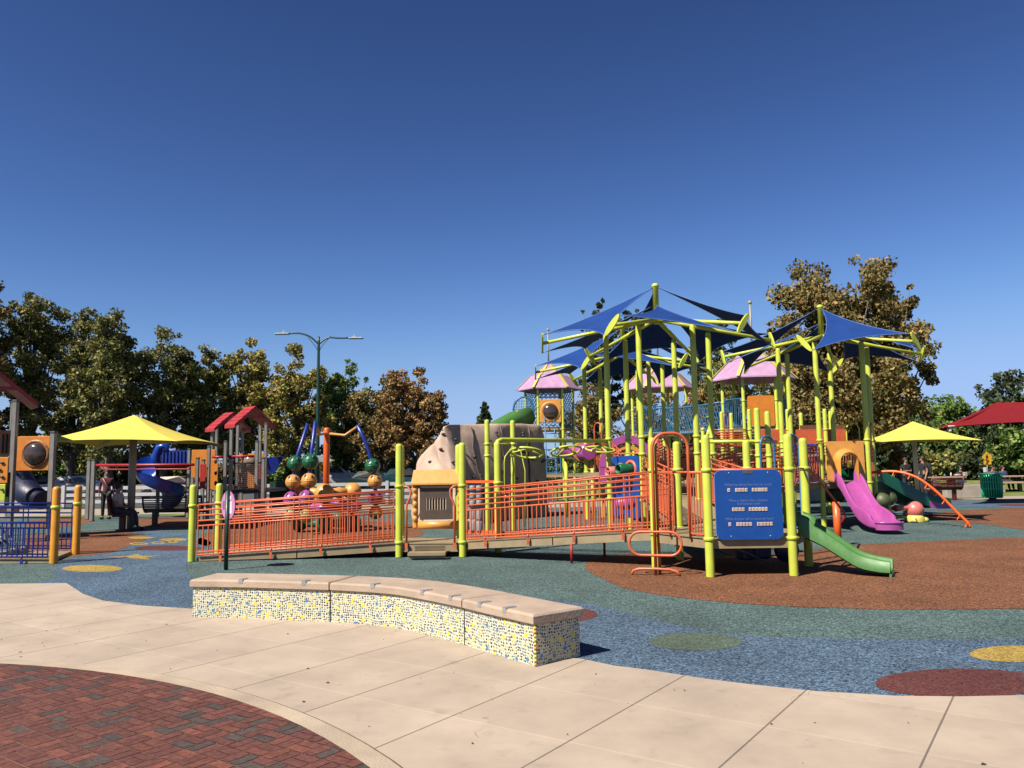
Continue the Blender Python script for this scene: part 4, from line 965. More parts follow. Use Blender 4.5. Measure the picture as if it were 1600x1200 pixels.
# mid orange wall deck between the canopies and tower C
WALLP = mat('orange_wall_panel', (.66, .12, .035), .55, var=.14, scale=5)
t = thing('orange_wall_deck', 'raised deck with long flat orange wall panels and short lime posts', 'play platform', (9, 27, 0))
def panel_px(x0, x1, ytop, ybot, D, m_, name, t_, th=.05):
    a = pd(x0, ytop, D); b = pd(x1, ytop-.014*0, D); zb = pd((x0+x1)/2, ybot, D).z; zt = (a.z+b.z)/2
    return MB().box(((a.x+b.x)/2, D, (zt+zb)/2), (b.x-a.x, th, zt-zb)).build(name, m_, t_)
panel_px(1186, 1322, 671, 694, 25.6, WALLP, 'wall_panel', t); panel_px(1250, 1318, 664, 671.5, 26.6, mat('brown_wall', (.2, .07, .03), .6), 'brown_panel', t); panel_px(1238, 1270, 694, 706, 25.7, WALLP, 'wall_panel', t)
deck_poly(MB(), [(7.6, 25.7), (10.8, 25.7), (10.8, 28.2), (7.6, 28.2)], 1.95).build('deck', DECK, t)
for x, D, yt in ((1127, 27.5, 643), (1142, 27.5, 645), (1170, 25.4, 639), (1230, 25.4, 639), (1251, 27, 645), (1288, 25.4, 638.5), (1297, 26, 642), (1098, 27, 668)):
    q = pd(x, yt, D); post(t, q, q.z, (pd(x, 671, D).z,))
for x0, x1, D, zf in ((1114, 1171, 26.2, pd(1140, 697, 26.2).z), ):
    a, b = pd(x0, 690, D), pd(x1, 690, D); rail_panel(MB(), a, b, zf, zf, low=.0, top=.22, rails=(.3, .38, .46, .54), ends=0).build('railing', ORANGE, t)
    rail_panel(MB(), a+V3((0, .8)), b+V3((0, .8)), zf, zf, low=.0, top=.25, rails=(.33, .4, .48), ends=0).build('railing', ORANGE, t)
MB().tube(arch(pd(1132, 680, 26.6), pd(1138, 680, 26.7), 2.0, 2.0, pd(1135, 648, 26.6).z), .02, 6).build('arch', ORANGE, t)
a = pd(1103, 687, 22); MB().tube([a, pd(1110, 667, 22)], .05, 10).sphere(pd(1110, 667, 22), .06).build('tilted_pipe', LIME, t)
# mid ramp with many rails seen between posts
a, b = V3((7.1, 24.4)), V3((10.9, 25.2)); a2, b2 = a+V3((-.15, 1.0)), b+V3((-.15, 1.0))
ramp('access_ramp', 'orange ramp with dense rails in the shade below the flat orange wall panels', a, b, a2, b2, 1.05, 1.35)
a, b = V3((4.9, 21.5)), V3((6.9, 24.8))
ramp('access_ramp', 'short shaded orange ramp rising behind the middle canopy toward the orange wall deck', b, a, b+V3((-1, .5)), a+V3((-1, .5)), 1.35, .95)

# ---------------------------------------------------------------- climbing rock
t = thing('climbing_rock', 'large cream and brown boulder-shaped climbing wall dotted with small holds', 'climbing wall', (-1.3, 23.5, 0))
def cr(P, u):
    n = len(P)-1; k = min(int(u*n), n-1); t_ = u*n-k; A = P[max(k-1, 0)]; B = P[k]; C_ = P[k+1]; D_ = P[min(k+2, n)]
    return .5*((2*B)+(C_-A)*t_+(2*A-5*B+4*C_-D_)*t_*t_+(3*B-A-3*C_+D_)*t_**3)
def rpath(v):
    L = lambda a, b, e=1.0: a+(b-a)*v**e
    pp = [(L(660, 704, 5), 26.2), (L(647, 694, 6), 24.4), (L(647, 690, 5), L(23.0, 23.5)), (L(674, 686, 3), L(21.9, 23.0)), (L(722, 688, .65), L(21.6, 22.9)), (L(753, 695, .7), L(21.9, 23.0)), (L(760, 712, .8), L(22.8, 23.6)),
          (L(772, 745, .8), L(23.6, 24.0)), (790, 24.6), (815, 25.3), (845, 25.9), (L(853, 850), 27.2)]
    return [V3((((x-800)/CF)*y*.9946+.012*0, y)) for x, y in pp]
top_z = [2.45, 2.5, 2.52, 2.60, 2.68, 2.74, 2.78, 2.80, 2.83, 2.86, 2.84, 2.7]
def rk(u, v):
    vv = min(v/.9, 1); q = cr(rpath(vv), u); n_ = len(top_z)-1; k = min(int(u*n_), n_-1); f = u*n_-k; zt = top_z[k]*(1-f)+top_z[k+1]*f
    z = zt*vv if v < .9 else zt*(1+.035*math.sin((v-.9)*10*math.pi/2))
    ctr = V3((-.6, 26.0))
    if v > .8: w_ = (v-.8)*5; q = q.lerp(ctr, (.14 if u < .3 else .08)*w_*w_)
    q.z = z; a_ = .05*math.sin(u*23+v*5)*math.sin(v*9+u*4)+.03*math.sin(u*61+v*11)*math.sin(v*17); q.x += a_; q.y += a_
    if .58 < u < .93: q.y += .07*abs(math.sin((u-.58)*26))
    return q
mb = MB(); mb.grid(rk, 110, 36)
ring = [rk(i/110, 1) for i in range(111)]; cc_ = V3((-.9, 25.8, 2.93)); mb.add(ring+[cc_], [(i, i+1, 111) for i in range(110)])
b0 = [rk(0, j/12) for j in range(13)]; b1 = [rk(1, j/12) for j in range(13)]; mb.add(b0+b1, [(j, j+1, 14+j, 13+j) for j in range(12)])
mb.build('rock_shell', ROCK, t)
for u_ in (.605, .71, .845): MB().tube([rk(u_, v/10)+V3((.02, -.03, 0)) for v in range(10)], .025, 6).build('panel_seam', BROWNP, t)
rn = random.Random(3)
hl = [(.16, .2), (.18, .84), (.24, .62), (.22, .42), (.28, .24), (.33, .72), (.36, .45), (.38, .28), (.30, .92), (.43, .2), (.36, .86), (.46, .34), (.42, .58)]
for k in range(34):
    u, v = hl[k] if k < 13 else (rn.uniform(.5, .93), rn.uniform(.3, .88))
    q = rk(u, v); MB().sphere(q+V3((.03, -.05, 0)), .05, (1.2, .8, .75), 9, 6).build('hold', HOLD2 if k in (0, 5, 6, 7, 9, 20, 23) else HOLD, t)

# ---------------------------------------------------------------- towers with pink roofs
def tower(label, c, zd, D_, rot=0, apex=None, eave=None, deckparts=True, Rr=1.2, Re=1.62):
    t_ = thing('roofed_tower', label, 'play tower', (c[0], c[1], 0), 'play towers with pink pitched roofs')
    c = V3(c); K = [V3((c.x+Rr*math.cos(R(60*k+rot)), c.y+Rr*math.sin(R(60*k+rot)))) for k in range(6)]
    for p in K: post(t_, p, eave+.25, (zd-.1, zd+1.0))
    mb_ = MB(); E_ = [V3((c.x+Re*math.cos(R(60*k+rot)), c.y+Re*math.sin(R(60*k+rot)), eave)) for k in range(6)]
    M2 = [V3((c.x+.95*math.cos(R(60*k+rot)), c.y+.95*math.sin(R(60*k+rot)), eave+.68)) for k in range(6)]; apex = eave+1.4; Ap = V3((c.x, c.y, apex)); M3 = [V3((c.x+.8*math.cos(R(60*k+rot)), c.y+.8*math.sin(R(60*k+rot)), eave+.72)) for k in range(6)]
    for k in range(6):
        a_, b_ = E_[k], E_[(k+1) % 6]
        mb_.add([a_, b_, M2[(k+1) % 6], M2[k]], [(0, 1, 2, 3)]); mb_.add([M3[k], M3[(k+1) % 6], Ap], [(0, 1, 2)]); mb_.add([M3[k], M3[(k+1) % 6], M3[(k+1) % 6]-V3((0, 0, .1)), M3[k]-V3((0, 0, .1))], [(3, 2, 1, 0)])
        mb_.add([a_, b_, b_-V3((0, 0, .05)), a_-V3((0, 0, .05))], [(3, 2, 1, 0)])
        a3, b3 = a_-V3((0, 0, .05)), b_-V3((0, 0, .05)); mb_.add([a3, b3, M2[(k+1) % 6]-V3((0, 0, .06)), M2[k]-V3((0, 0, .06))], [(3, 2, 1, 0)])
    rf = mb_.build('roof', PINKP, t_); mb_ = MB()
    for k in range(6):
        d = (E_[k]-c); d.z = 0; mb_.beam(E_[k]+d.normalized()*.06+V3((0, 0, .0)), M2[k]+V3((0, 0, .03)), .13, .03)
    [mb_.beam(M3[k], Ap+V3((0, 0, .02)), .1, .03) for k in range(6)]
    mb_.build('roof_trim', YTRIM, rf)
    mb_ = MB(); mb_.tube([(c.x, c.y, apex-.1), (c.x, c.y, apex+1.6)], .04, 8); mb_.sphere((c.x, c.y, apex+1.65), .08); mb_.build('finial', CREAMP, rf)
    deck_poly(MB(), [(p.x, p.y) for p in K], zd).build('deck', DECK, t_)
    return t_, K
tA = (1.86, 39.9); t, K = tower('tall far tower with pink roof, blue mesh cage and green tube slide', tA, 3.5, 0, apex=7.1, eave=5.42)
def net_panel(mb_, a, b, z0, z1, sp=.22, r=.014):
    a = V3(a); b = V3(b); L_ = (b-a).length; d = (b-a)/L_; H_ = z1-z0; n = int((L_+H_)/sp)
    for i in range(1, n):
        s0 = i*sp
        for sg in (1, -1):
            x0, zz0 = (s0, 0) if s0 < L_ else (L_, s0-L_); x1, zz1 = (0, s0) if s0 < H_ else (s0-H_, H_)
            if sg < 0: x0 = L_-x0; x1 = L_-x1
            mb_.tube([a+d*x0+V3((0, 0, z0+zz0)), a+d*x1+V3((0, 0, z0+zz1))], r, 4, caps=False)
    for p, q in (((0, z0), (L_, z0)), ((0, z1), (L_, z1)), ((0, z0), (0, z1)), ((L_, z0), (L_, z1))): mb_.tube([a+d*p[0]+V3((0, 0, p[1])), a+d*q[0]+V3((0, 0, q[1]))], .03, 6)
mb = MB()
for k in (2, 3): net_panel(mb, K[k], K[(k+1) % 6], 3.55, 5.3)
for k in (0, 5, 1): net_panel(mb, K[k], K[(k+1) % 6], 3.55, 5.3)
net_panel(mb, K[4], K[5], 4.95, 5.35); mb.build('mesh_cage', SBLUE, t)
fx = (K[4]+K[5])/2
pn = MB().box((fx.x, fx.y-.06, 4.28), (1.05, .05, 1.15), bev=.02).build('bubble_panel', ORY, t)
MB().lathe((fx.x, fx.y-.08, 4.25), [(.38, 0), (.46, .04), (.5, 0)], 24, Matrix.Rotation(R(90), 4, 'X')).build('bubble_rim', ORY, pn)
MB().sphere((fx.x, fx.y-.08, 4.25), .38, (1, .5, 1), 20, 12).build('bubble', GLASSD, pn)
mb = MB(); s_ = pd(826, 650, 39.3); e = pd(775, 672, 37.8); e2 = pd(740, 700, 36.5); mb.tube([s_, s_.lerp(e, .5)+V3((0, 0, .1)), e, e2], .44, 18); gs = mb.build('tube_slide', GREEN, t)
mb = MB(); q = pd(818, 640, 39.2)
P = [q+V3((x, 0, z)) for x, z in circ(.5, 18, ry=.62)]; mb.tube(P, .05, 6, closed=True)
for k in range(-3, 4): mb.tube([q+V3((k*.13, 0, -.5)), q+V3((k*.13+.05, 0, .5))], .014, 4); mb.tube([q+V3((-.45, 0, k*.14)), q+V3((.45, 0, k*.14))], .014, 4)
mb.build('slide_hood_mesh', SBLUE, t)
MB().tube([pd(805, 644, 38.7), pd(812, 650, 38.7)], .16, 10).build('slide_ring', ORY, gs)
t = thing('rung_ladder', 'blue arched rung ladder below the far pink-roofed tower', 'ladder', (2.2, 38, 0))
for x in (855, 870): a = pd(x, 770, 37.5); MB().tube([(a.x, 37.0, 0), (a.x, 37.3, 1.2), (a.x, 38.6, 3.6), (a.x, 38.8, 4.0)], .03, 6).build('rail', SBLUE, t)
for k in range(9): a = pd(855, 700, 37.5); b = pd(870, 700, 37.5); z = .35+k*.4; yy = 37.05+max(0, z-1.2)*.58; MB().tube([(a.x, yy, z), (b.x, yy, z)], .025, 5).build('rung', SBLUE, t)
t = thing('low_blue_barrier', 'blue barred barrier on the low deck behind the wheel track', 'barrier', (2, 36.5, 0))
a, b = pd(845, 722, 36.5), pd(876, 722, 36.5); loop_panel(MB(), a, b, 1.25, 1.25, .05, 1.1, .12, .025, ends=0).build('barrier', SBLUE, t)
deck_poly(MB(), [(a.x, 36.4), (a.x+2.6, 36.4), (a.x+2.6, 37.4), (a.x, 37.4)], 1.25).build('deck', DECK, t)
for x in (a.x, a.x+2.5): MB().tube([(x, 37, 0), (x, 37, 1.2)], .05, 8).build('post', LIME, t)

tB = (6.55, 35.4); t, KB = tower('far middle tower with pink roof and blue barriers, half hidden by lime posts', tB, 3.0, 0, apex=6.1, eave=4.95)
for k in (3, 4): loop_panel(MB(), KB[k], KB[k+1], 3.0, 3.0, .05, 1.1, .12, .025, ends=.08).build('barrier', SBLUE, t)
tC = (9.42, 30.9); t, KC = tower('right far tower with pink roof, blue barriers and an amber panel', tC, 2.95, 0, apex=6.0, eave=4.85, rot=-6)
for k in (2, 3, 5): loop_panel(MB(), KC[k], KC[(k+1) % 6], 2.95, 2.95, .05, 1.1, .11, .025, ends=.08).build('barrier', SBLUE, t)
a, b = KC[4], KC[5]; d = (b-a).normalized(); MB().plate(rrect(.98, 1.15, .08), frame((a+b)/2+d*.02+V3((0, -.03, 3.55)), d), .03).build('amber_panel', OPAN, t)
MB().sphere(pd(1107, 652, 31), .12, (1, 1, .6)).build('mushroom_knob', GREEN, t)
# rope bridge between B and C
t = thing('mesh_bridge', 'blue mesh-sided bridge between the two far pink-roofed towers', 'bridge', (8, 33, 2.9))
a = KB[5]; b = KC[3]; mb = MB(); a_, b_ = V3((a.x-1.6, a.y-.4)), V3((b.x, b.y))
L_ = (b_-a_).length; d = (b_-a_).normalized(); n = 34
for i in range(n+1):
    f = i/n; q = a_.lerp(b_, f); q2 = a_.lerp(b_, max(0, min(1, f+.07))); zb = 2.95-.25*math.sin(math.pi*f)*.4; mb.tube([q+V3((0, 0, zb)), q2+V3((0, 0, zb+1.05))], .018, 4, caps=False)
    if f > .35: q3 = a_.lerp(b_, max(0, f-.09)); mb.tube([q+V3((0, 0, zb)), q3+V3((0, 0, zb+1.05))], .018, 4, caps=False)
for h in (0, 1.05): mb.tube([a_.lerp(b_, f/8)+V3((0, 0, 2.95+h-.1*math.sin(math.pi*f/8))) for f in range(9)], .035, 6)
mb.build('mesh_side', SBLUE, t)
mb = MB(); nn = V3((-d.y, d.x)); mb.add([a_+V3((0, 0, 2.95)), b_+V3((0, 0, 2.95)), b_+nn+V3((0, 0, 2.95)), a_+nn+V3((0, 0, 2.95)), a_+V3((0, 0, 2.85)), b_+V3((0, 0, 2.85)), b_+nn+V3((0, 0, 2.85)), a_+nn+V3((0, 0, 2.85))], [(0, 1, 2, 3), (7, 6, 5, 4), (4, 5, 1, 0), (6, 7, 3, 2)]); mb.build('deck', DECK, t)

# ---------------------------------------------------------------- left blue railed ramp
t = ramp('access_ramp', 'royal blue railed ramp with two amber posts at the left edge', V3((-12.2, 14.5)), V3((-8.30, 14.46)), V3((-12.5, 16.0)), V3((-8.75, 15.97)), .12, .06, rm=RBLUE, group='blue railed ramp')
for p in (V3((-8.22, 14.44)), V3((-8.66, 15.97))):
    o = post(t, p, 1.36, (), OPOST, r=.07); clamp_mesh(p, .99, .07).build('clamp', LIME, o)
# stroller behind the blue rail
t = thing('stroller', 'black folding stroller with white frame parked behind the blue rails', 'stroller', (-9.6, 15.2, 0))
bs = V3((-9.75, 15.2))
mb = MB(); mb.tube([bs+V3((-.5, 0, .95)), bs+V3((-.1, 0, .55)), bs+V3((.32, 0, .12))], .02, 8); mb.tube([bs+V3((-.55, .3, .95)), bs+V3((-.1, .3, .55)), bs+V3((.32, .3, .12))], .02, 8); mb.tube([bs+V3((-.35, 0, .12)), bs+V3((.1, 0, .42))], .018, 8); mb.build('frame', WHITE, t)
mb = MB(); mb.add([bs+V3((-.4, .02, .3)), bs+V3((.1, .02, .25)), bs+V3((.1, .28, .25)), bs+V3((-.4, .28, .3)), bs+V3((-.6, .02, .75)), bs+V3((-.6, .28, .75))], [(0, 1, 2, 3), (0, 3, 5, 4), (0, 4, 1), (3, 2, 5)]); mb.sphere(bs+V3((-.35, .15, .75)), .24, (1, .7, .6)); mb.build('seat', BLACK, t)
for dx in (-.35, .33):
    for dy in (0, .3): MB().lathe(bs+V3((dx, dy, .11)), [(.03, -.015), (.1, -.02), (.112, 0), (.1, .02), (.03, .015)], 14, Matrix.Rotation(R(90), 4, 'X')).build('wheel', BLACK, t)

# ---------------------------------------------------------------- left playhouse structures
def gable(t_, c, w_, dp, z, h, rz=0, m_=None, name='roof'):
    mb_ = MB(); M_ = Matrix.Translation(V3((c[0], c[1], z))) @ Matrix.Rotation(rz, 4, 'Z'); th = .12
    for s_ in (-1, 1):
        P = [(0, -dp/2, h), (s_*w_/2, -dp/2, 0), (s_*w_/2, dp/2, 0), (0, dp/2, h)]; Q = [(x, y, zz-th) for x, y, zz in P]
        mb_.add([M_ @ Vector(v) for v in P+Q], [(0, 1, 2, 3), (7, 6, 5, 4), (0, 4, 5, 1), (1, 5, 6, 2), (2, 6, 7, 3)])
    for k in range(1, 5):
        f = k/5
        for s_ in (-1, 1): mb_.beam(M_ @ Vector((s_*w_/2*f, -dp/2, h*(1-f)+.01)), M_ @ Vector((s_*w_/2*f, dp/2, h*(1-f)+.01)), .02, .02)
    mb_.beam(M_ @ Vector((-w_*.28, -dp/2+.04, h*.42)), M_ @ Vector((w_*.28, -dp/2+.04, h*.42)), .05, .09)
    return mb_.build(name, m_ or REDR, t_)
def sqpost(t_, p, h, w_=.1, m_=None):
    o = MB().box((p[0], p[1], h/2), (w_, w_, h), bev=.012).build('post', m_ or STEEL, t_)
    MB().box((p[0], p[1], h+.02), (w_+.01, w_+.01, .06), bev=.01).build('post_cap', DPOST, o); 
    MB().box((p[0]-w_/2-.004, p[1], h/2), (.01, w_*.8, h*.98)).build('dark_channel', PGREEN, o)
    return o
t = thing('red_roof_playhouse', 'playhouse of grey square posts with two small red gabled roofs', 'playhouse', (-10.5, 26, 0))
DH = 26.0
def ppx(x, ytop, D=DH, w_=.11): q = pd(x, ytop, D); return sqpost(t, (q.x, q.y), q.z, w_)
q = pd(386, 662, 26.4); gable(t, (pd(391, 650, 26.6).x, 26.6), 1.42, .75, pd(391, 664, 26.6).z, .62, rz=.78)
gable(t, (pd(357, 660, 28.4).x, 28.4), 1.36, .75, pd(357, 670, 28.4).z, .58, rz=.78)
for x, y, D in ((332, 668, 28.2), (339, 670, 28.6), (362, 664, 26.2), (372, 664, 27.4), (379, 668, 28.8), (407, 661, 27.4), (416, 663, 26.2), (353, 691, 25.2), (402, 691, 25.2), (361, 717, 24.6), (412, 717, 24.8), (327, 699, 25.6), (309, 717, 25.4), (318, 720, 26.0), (302, 717, 27), (296, 703, 27.5)): ppx(x, y, D, .095)
def flat_px(x0, y0_, x1, y1_, D, m_, name, par=None, th=.03):
    a = pd(x0, y0_, D); b = pd(x1, y1_, D); return MB().box(((a.x+b.x)/2, D, (a.z+b.z)/2), (b.x-a.x, th, a.z-b.z), bev=.01).build(name, m_, par or t)
flat_px(300, 703, 336, 746, 26.9, OPAN, 'orange_panel'); flat_px(329, 718, 340, 766, 26.4, OPAN, 'orange_panel'); bp_ = flat_px(375, 709, 412, 766, 27.6, OPAN, 'bubble_panel')
MB().sphere(pd(390, 722, 27.5), .24, (1, .6, 1), 16, 10).build('bubble', mat('tan_bubble', (.3, .22, .16), .15), bp_)
for yy_ in (716, 734, 750): MB().sphere(pd(337, yy_+5, 26.3), .05, (1, .3, 1.6), 8, 6).build('slot', BLACK, t)
flat_px(313, 725, 321, 763, 25.2, REDP, 'red_panel'); flat_px(403, 726, 409, 766, 25.8, REDP, 'red_panel')
mb = MB()
for i in range(16): a = pd(366+i*2.7, 724, 25.4); b = pd(366+i*2.7, 767, 25.4); mb.tube([a, b], .008, 4, caps=False)
for i in range(15): a = pd(366, 724+i*3, 25.4); b = pd(408, 724+i*3-.6, 25.4); mb.tube([a, b], .008, 4, caps=False)
mb.tube([pd(362, 724, 25.4), pd(410, 723, 25.4)], .03, 6); mb.build('mesh_panel', DBROWN, t)
mb = MB()
for y in (720, 726, 738, 750): mb.tube([pd(336, y, 26.6), pd(353, y, 26.6)], .02, 6)
for x in (340, 344, 348): mb.tube([pd(x, 720, 26.6), pd(x, 752, 26.6)], .015, 5)
mb.build('bars', DBROWN, t)
mb = MB(); mb.tube([pd(332, 714, 25.3), pd(350, 714, 25.3)], .04, 8); mb.tube([pd(358, 713, 25.3), pd(397, 713, 25.3)], .04, 8); mb.build('red_bar', REDP, t)
a = pd(338, 768, 25.2); b = pd(416, 768, 25.2); MB().box(((a.x+b.x)/2, 26.5, a.z), (b.x-a.x, 2.8, .1)).build('deck', DBROWN, t)
a = pd(292, 768, 26); MB().box((a.x+.6, 27.2, a.z+.1), (1.6, 1.6, .1)).build('deck', DBROWN, t)
mb = MB(); A_ = pd(415, 715, 26.6); mb.add([A_, A_+V3((.66, -.1, .03)), A_+V3((.25, .1, -.55)), A_+V3((0, .2, -.5)), A_+V3((.1, .7, 0))], [(0, 1, 2), (0, 2, 3), (1, 4, 2), (0, 4, 1)]); mb.build('blue_hopper', RBLUE, t)
a = pd(420, 762, 27.5); MB().box((a.x+.35, 27.6, .75), (.7, .04, .9)).build('green_panel', PGREEN, t)
# overhead red bars + spiral slide
t = thing('monkey_bars', 'red overhead hand bars on grey square posts beside the yellow umbrella', 'overhead climber', (-12, 26.5, 0))
for x, D in ((147, 26.6), (140, 27.6)): q = pd(x, 720, D); sqpost(t, (q.x, q.y), q.z, .12)
mb = MB(); a = pd(150, 727, 26.6); b = pd(303, 726, 25.8); mb.tube([a, b], .045, 8); mb.tube([pd(153, 727, 27.6), pd(297, 728, 27.2)], .045, 8); mb.build('side_bar', REDP, t)
mb = MB(); mb.tube([pd(156, 728, 26.9), pd(162, 733.5, 26.9), pd(294, 733, 26.3), pd(298, 729, 26.3)], .025, 6); mb.tube([pd(160, 728, 27.3), pd(168, 734, 27.3), pd(290, 733.5, 26.9)], .025, 6); mb.build('hand_rail', REDP, t)
t = thing('spiral_slide', 'glossy royal blue spiral slide beside the playhouse', 'slide', (-11, 27.8, 0))
SPB = mat('royal_blue_slide', (.008, .05, .36), .22)
cx, cy = pd(243, 740, 28).x, 28.3
def sp_(u, v):
    an = R(70-330*u)*-1; an = R(80)+R(350)*u; r_in = .12; r_out = .92; rr = r_in+(r_out-r_in)*v; z = 2.05-1.75*u
    lip = .42*max(0, (v-.72)/.28)**1.3+.16*max(0, (.2-v)/.2)
    return V3((cx+rr*math.cos(an), cy+rr*math.sin(an)*.9, z+lip-.02))
mb = MB(); mb.grid(sp_, 40, 12); mb.grid(lambda u, v: sp_(u, v)+V3((0, 0, -.05)), 40, 12)
mb.build('chute', SPB, t)
a = pd(250, 704, 28); b = pd(295, 728, 28)
mb = MB(); mb.box(((a.x+b.x)/2+.05, 28.0, (a.z+b.z)/2), (b.x-a.x, .03, a.z-b.z))
for i in range(8): mb.box((a.x+.12+i*.125, 27.96, (a.z+b.z)/2), (.06, .05, a.z-b.z-.06))
mb.build('side_wall', RBLUE, t)
mb = MB(); a = pd(246, 728, 27.9); 
mb.tube([(a.x, 28.0, 1.7), (a.x-.12, 28.0, 2.1), (a.x+.02, 28.0, 2.45), (a.x+.25, 28.0, 2.5), (a.x+.3, 28.0, 2.2)], [.12, .16, .16, .12, .06], 10); mb.build('entry_hood', SPB, t)
for x in (244, 290): q = pd(x, 730, 28.4); MB().box((q.x, 28.6, .9), (.1, .1, 1.8)).build('post', DPOST, t)
a = pd(248, 730, 28); b = pd(292, 730, 28); MB().box(((a.x+b.x)/2, 28.5, a.z-.03), (b.x-a.x, .9, .06)).build('deck', DBROWN, t)

# left edge structure with bubble panel
t = thing('bubble_panel_tower', 'cropped play tower at left edge with red roof, orange bubble panel and climbing board', 'play tower', (-12.3, 19.5, 0))
DL = 19.3
for x, y, D in ((25, 628, 19.3), (84, 677, 19.3), (22, 630, 21)): q = pd(x, y, D); sqpost(t, (q.x, q.y), q.z, .115)
pb_ = flat_px(28, 682, 82, 735, DL, OPAN, 'bubble_panel', th=.04); c = pd(55, 709, DL-.03)
MB().lathe(c, [(.26, 0), (.30, .035), (.34, 0)], 28, Matrix.Rotation(R(90), 4, 'X')).build('bubble_rim', mat('rim', (.35, .12, .02), .5), pb_)
MB().sphere(c, .27, (1, .55, 1), 22, 14).build('bubble', GLASSD, pb_)
for k in range(10): an = 2*math.pi*k/10; MB().sphere(c+V3((.31*math.cos(an), -.03, .31*math.sin(an))), .012, n=6, m=4).build('bolt', CRAL, pb_)
gable(t, (pd(-12, 600, 19.8).x, 19.8), 1.9, .9, pd(30, 627, 19.8).z-.02, .80, rz=.72)
flat_px(-30, 673, 22, 712, 20.2, mat('burnt_orange_boards', (.45, .12, .02), .5), 'slatted_panel'); 
for k in range(3): a = pd(2+k*6, 678, 20.1); b = pd(2+k*6, 708, 20.1); MB().box((a.x, 20.17, (a.z+b.z)/2), (.03, .05, a.z-b.z)).build('slot', BLACK, t)
cbp = flat_px(-30, 715, 12, 755, 18.6, OPAN, 'climbing_board'); flat_px(-30, 757, 8, 783, 18.5, LIME, 'lime_panel'); flat_px(9, 738, 14, 790, 18.8, PGREEN, 'green_edge')
for x, y in ((3, 723), (3, 745), (-1, 734)): MB().sphere(pd(x, y, 18.56), .05, (1, .4, .6), 10, 6).build('hand_hole', BLACK, cbp)
MB().sphere(pd(3, 765, 18.45), .05, (1, .4, .6), 10, 6).build('hand_hole', BLACK, cbp)
mb = MB(); mb.tube([pd(24, 745, 20.5), pd(45, 772, 20), pd(66, 782, 19.6)], [.38, .30, .22], 16); mb.build('tube_slide', mat('night_blue', (.008, .012, .05), .45), t)
flat_px(-30, 790, 30, 800, 19.5, DBROWN, 'deck')

# ---------------------------------------------------------------- sphere spinner and ball climber
t = thing('sphere_spinner', 'orange mast with yellow arms holding blue poles strung with green and yellow balls', 'spinner', (-4.97, 21.36, 0))
q = at(509, 828); top = pd(513, 668, q.y).z
MB().tube([(q.x, q.y, 0), (q.x, q.y, top-.06), (q.x, q.y, top-.02), (q.x, q.y, top)], [.085, .085, .07, .03], 14).build('mast', ORANGE2, t)
def slotted_ball(c_, r_, m_, t_):
    mb_ = MB(); mb_.sphere(c_, r_, n=18, m=12); o_ = mb_.build('ball', m_, t_)
    mb_ = MB(); mb_.lathe(c_, [(r_*1.0, -.012), (r_*1.05, 0), (r_*1.0, .012)], 18); mb_.lathe(c_, [(r_*1.0, -.012), (r_*1.05, 0), (r_*1.0, .012)], 18, Matrix.Rotation(R(90), 4, 'Y')); mb_.build('seam', m_, o_)
    dk = BROWNP if m_ is ORY else (PGREEN if m_ is DGREEN else DBROWN)
    for ax_, az_ in ((-2.0, .6), (-.9, .5), (-1.3, -.6)):
        p = c_+V3((math.cos(ax_)*math.cos(az_), math.sin(ax_)*math.cos(az_), math.sin(az_)))*r_*.88
        MB().sphere(p, r_*.30, (.62, .7, 1.15), 8, 6).build('grip_hole', dk, o_)
for hx, hy, D, bx in (((481, 665), 0, 20.6, (458, 724, 455, 753, 452, 780)), ((493, 661), 0, 19.9, (482, 721, 480, 751, 476, 778)), ((558, 667), 0, 21.2, (579, 728, 583, 752, 584, 778))):
    tp = pd(*hx, D); b1 = pd(bx[0]+3, bx[1], D); b2 = pd(bx[2]+3, bx[3], D); b3 = pd(bx[4]+3, bx[5], D)
    hub = V3((q.x, q.y, top-.16)); mid = hub.lerp(tp, .6); mid.z = hub.z-.06
    MB().tube([hub, mid, tp], .035, 8).build('arm', ORY, t)
    if bx[0] < 500: MB().tube([tp+V3((0, 0, .05)), b1, b2, b3, V3((b3.x, b3.y, .35))], .05, 10).build('pole', RBLUE, t)
    else: MB().tube([tp+V3((0, 0, .05)), tp.lerp(b1, .3)+V3((.06, 0, 0)), tp.lerp(b1, .65)+V3((.05, 0, 0)), b1, b2, b3, V3((b3.x, b3.y, .35))], .05, 10).build('pole', RBLUE, t)
    slotted_ball(b1, .205, DGREEN, t); slotted_ball(b2, .195, ORY, t); slotted_ball(b3, .2, PURP, t)
    slotted_ball(V3((b3.x, b3.y, .45)), .18, mat('yellow_green_ball', (.35, .38, .08), .4) if not bpy.data.materials.get('yellow_green_ball') else bpy.data.materials['yellow_green_ball'], t)
t = thing('ball_tube_climber', 'row of big yellow-orange balls joined by tubes over purple and green ones', 'climber', (-5.3, 20.9, 0))
DB = 20.95
R1 = [(468, 767, DB), (507, 771, DB-.45), (551, 768, DB), (530, 770, DB+1.3)]; pr = None
mb = MB()
C_ = [pd(*r_) for r_ in R1]
for i, (c_, rr) in enumerate(zip(C_, (.19, .25, .23, .16))): mb.sphere(c_, rr, n=20, m=12)
mb.tube([C_[0], C_[1]], .12, 12); mb.tube([C_[1], C_[2]], .12, 12); mb.tube([C_[1], C_[3]], .1, 12); mb.tube([C_[3], C_[2]], .1, 12); mb.build('upper_balls', ORY, t)
for c_ in C_: MB().sphere((c_.x, c_.y, .62), .21, (1.2, 1, .7), 16, 10).build('middle_ball', PURP, t); MB().sphere((c_.x, c_.y, .22), .23, (1, 1, .95), 16, 10).build('lower_ball', DGREEN, t)
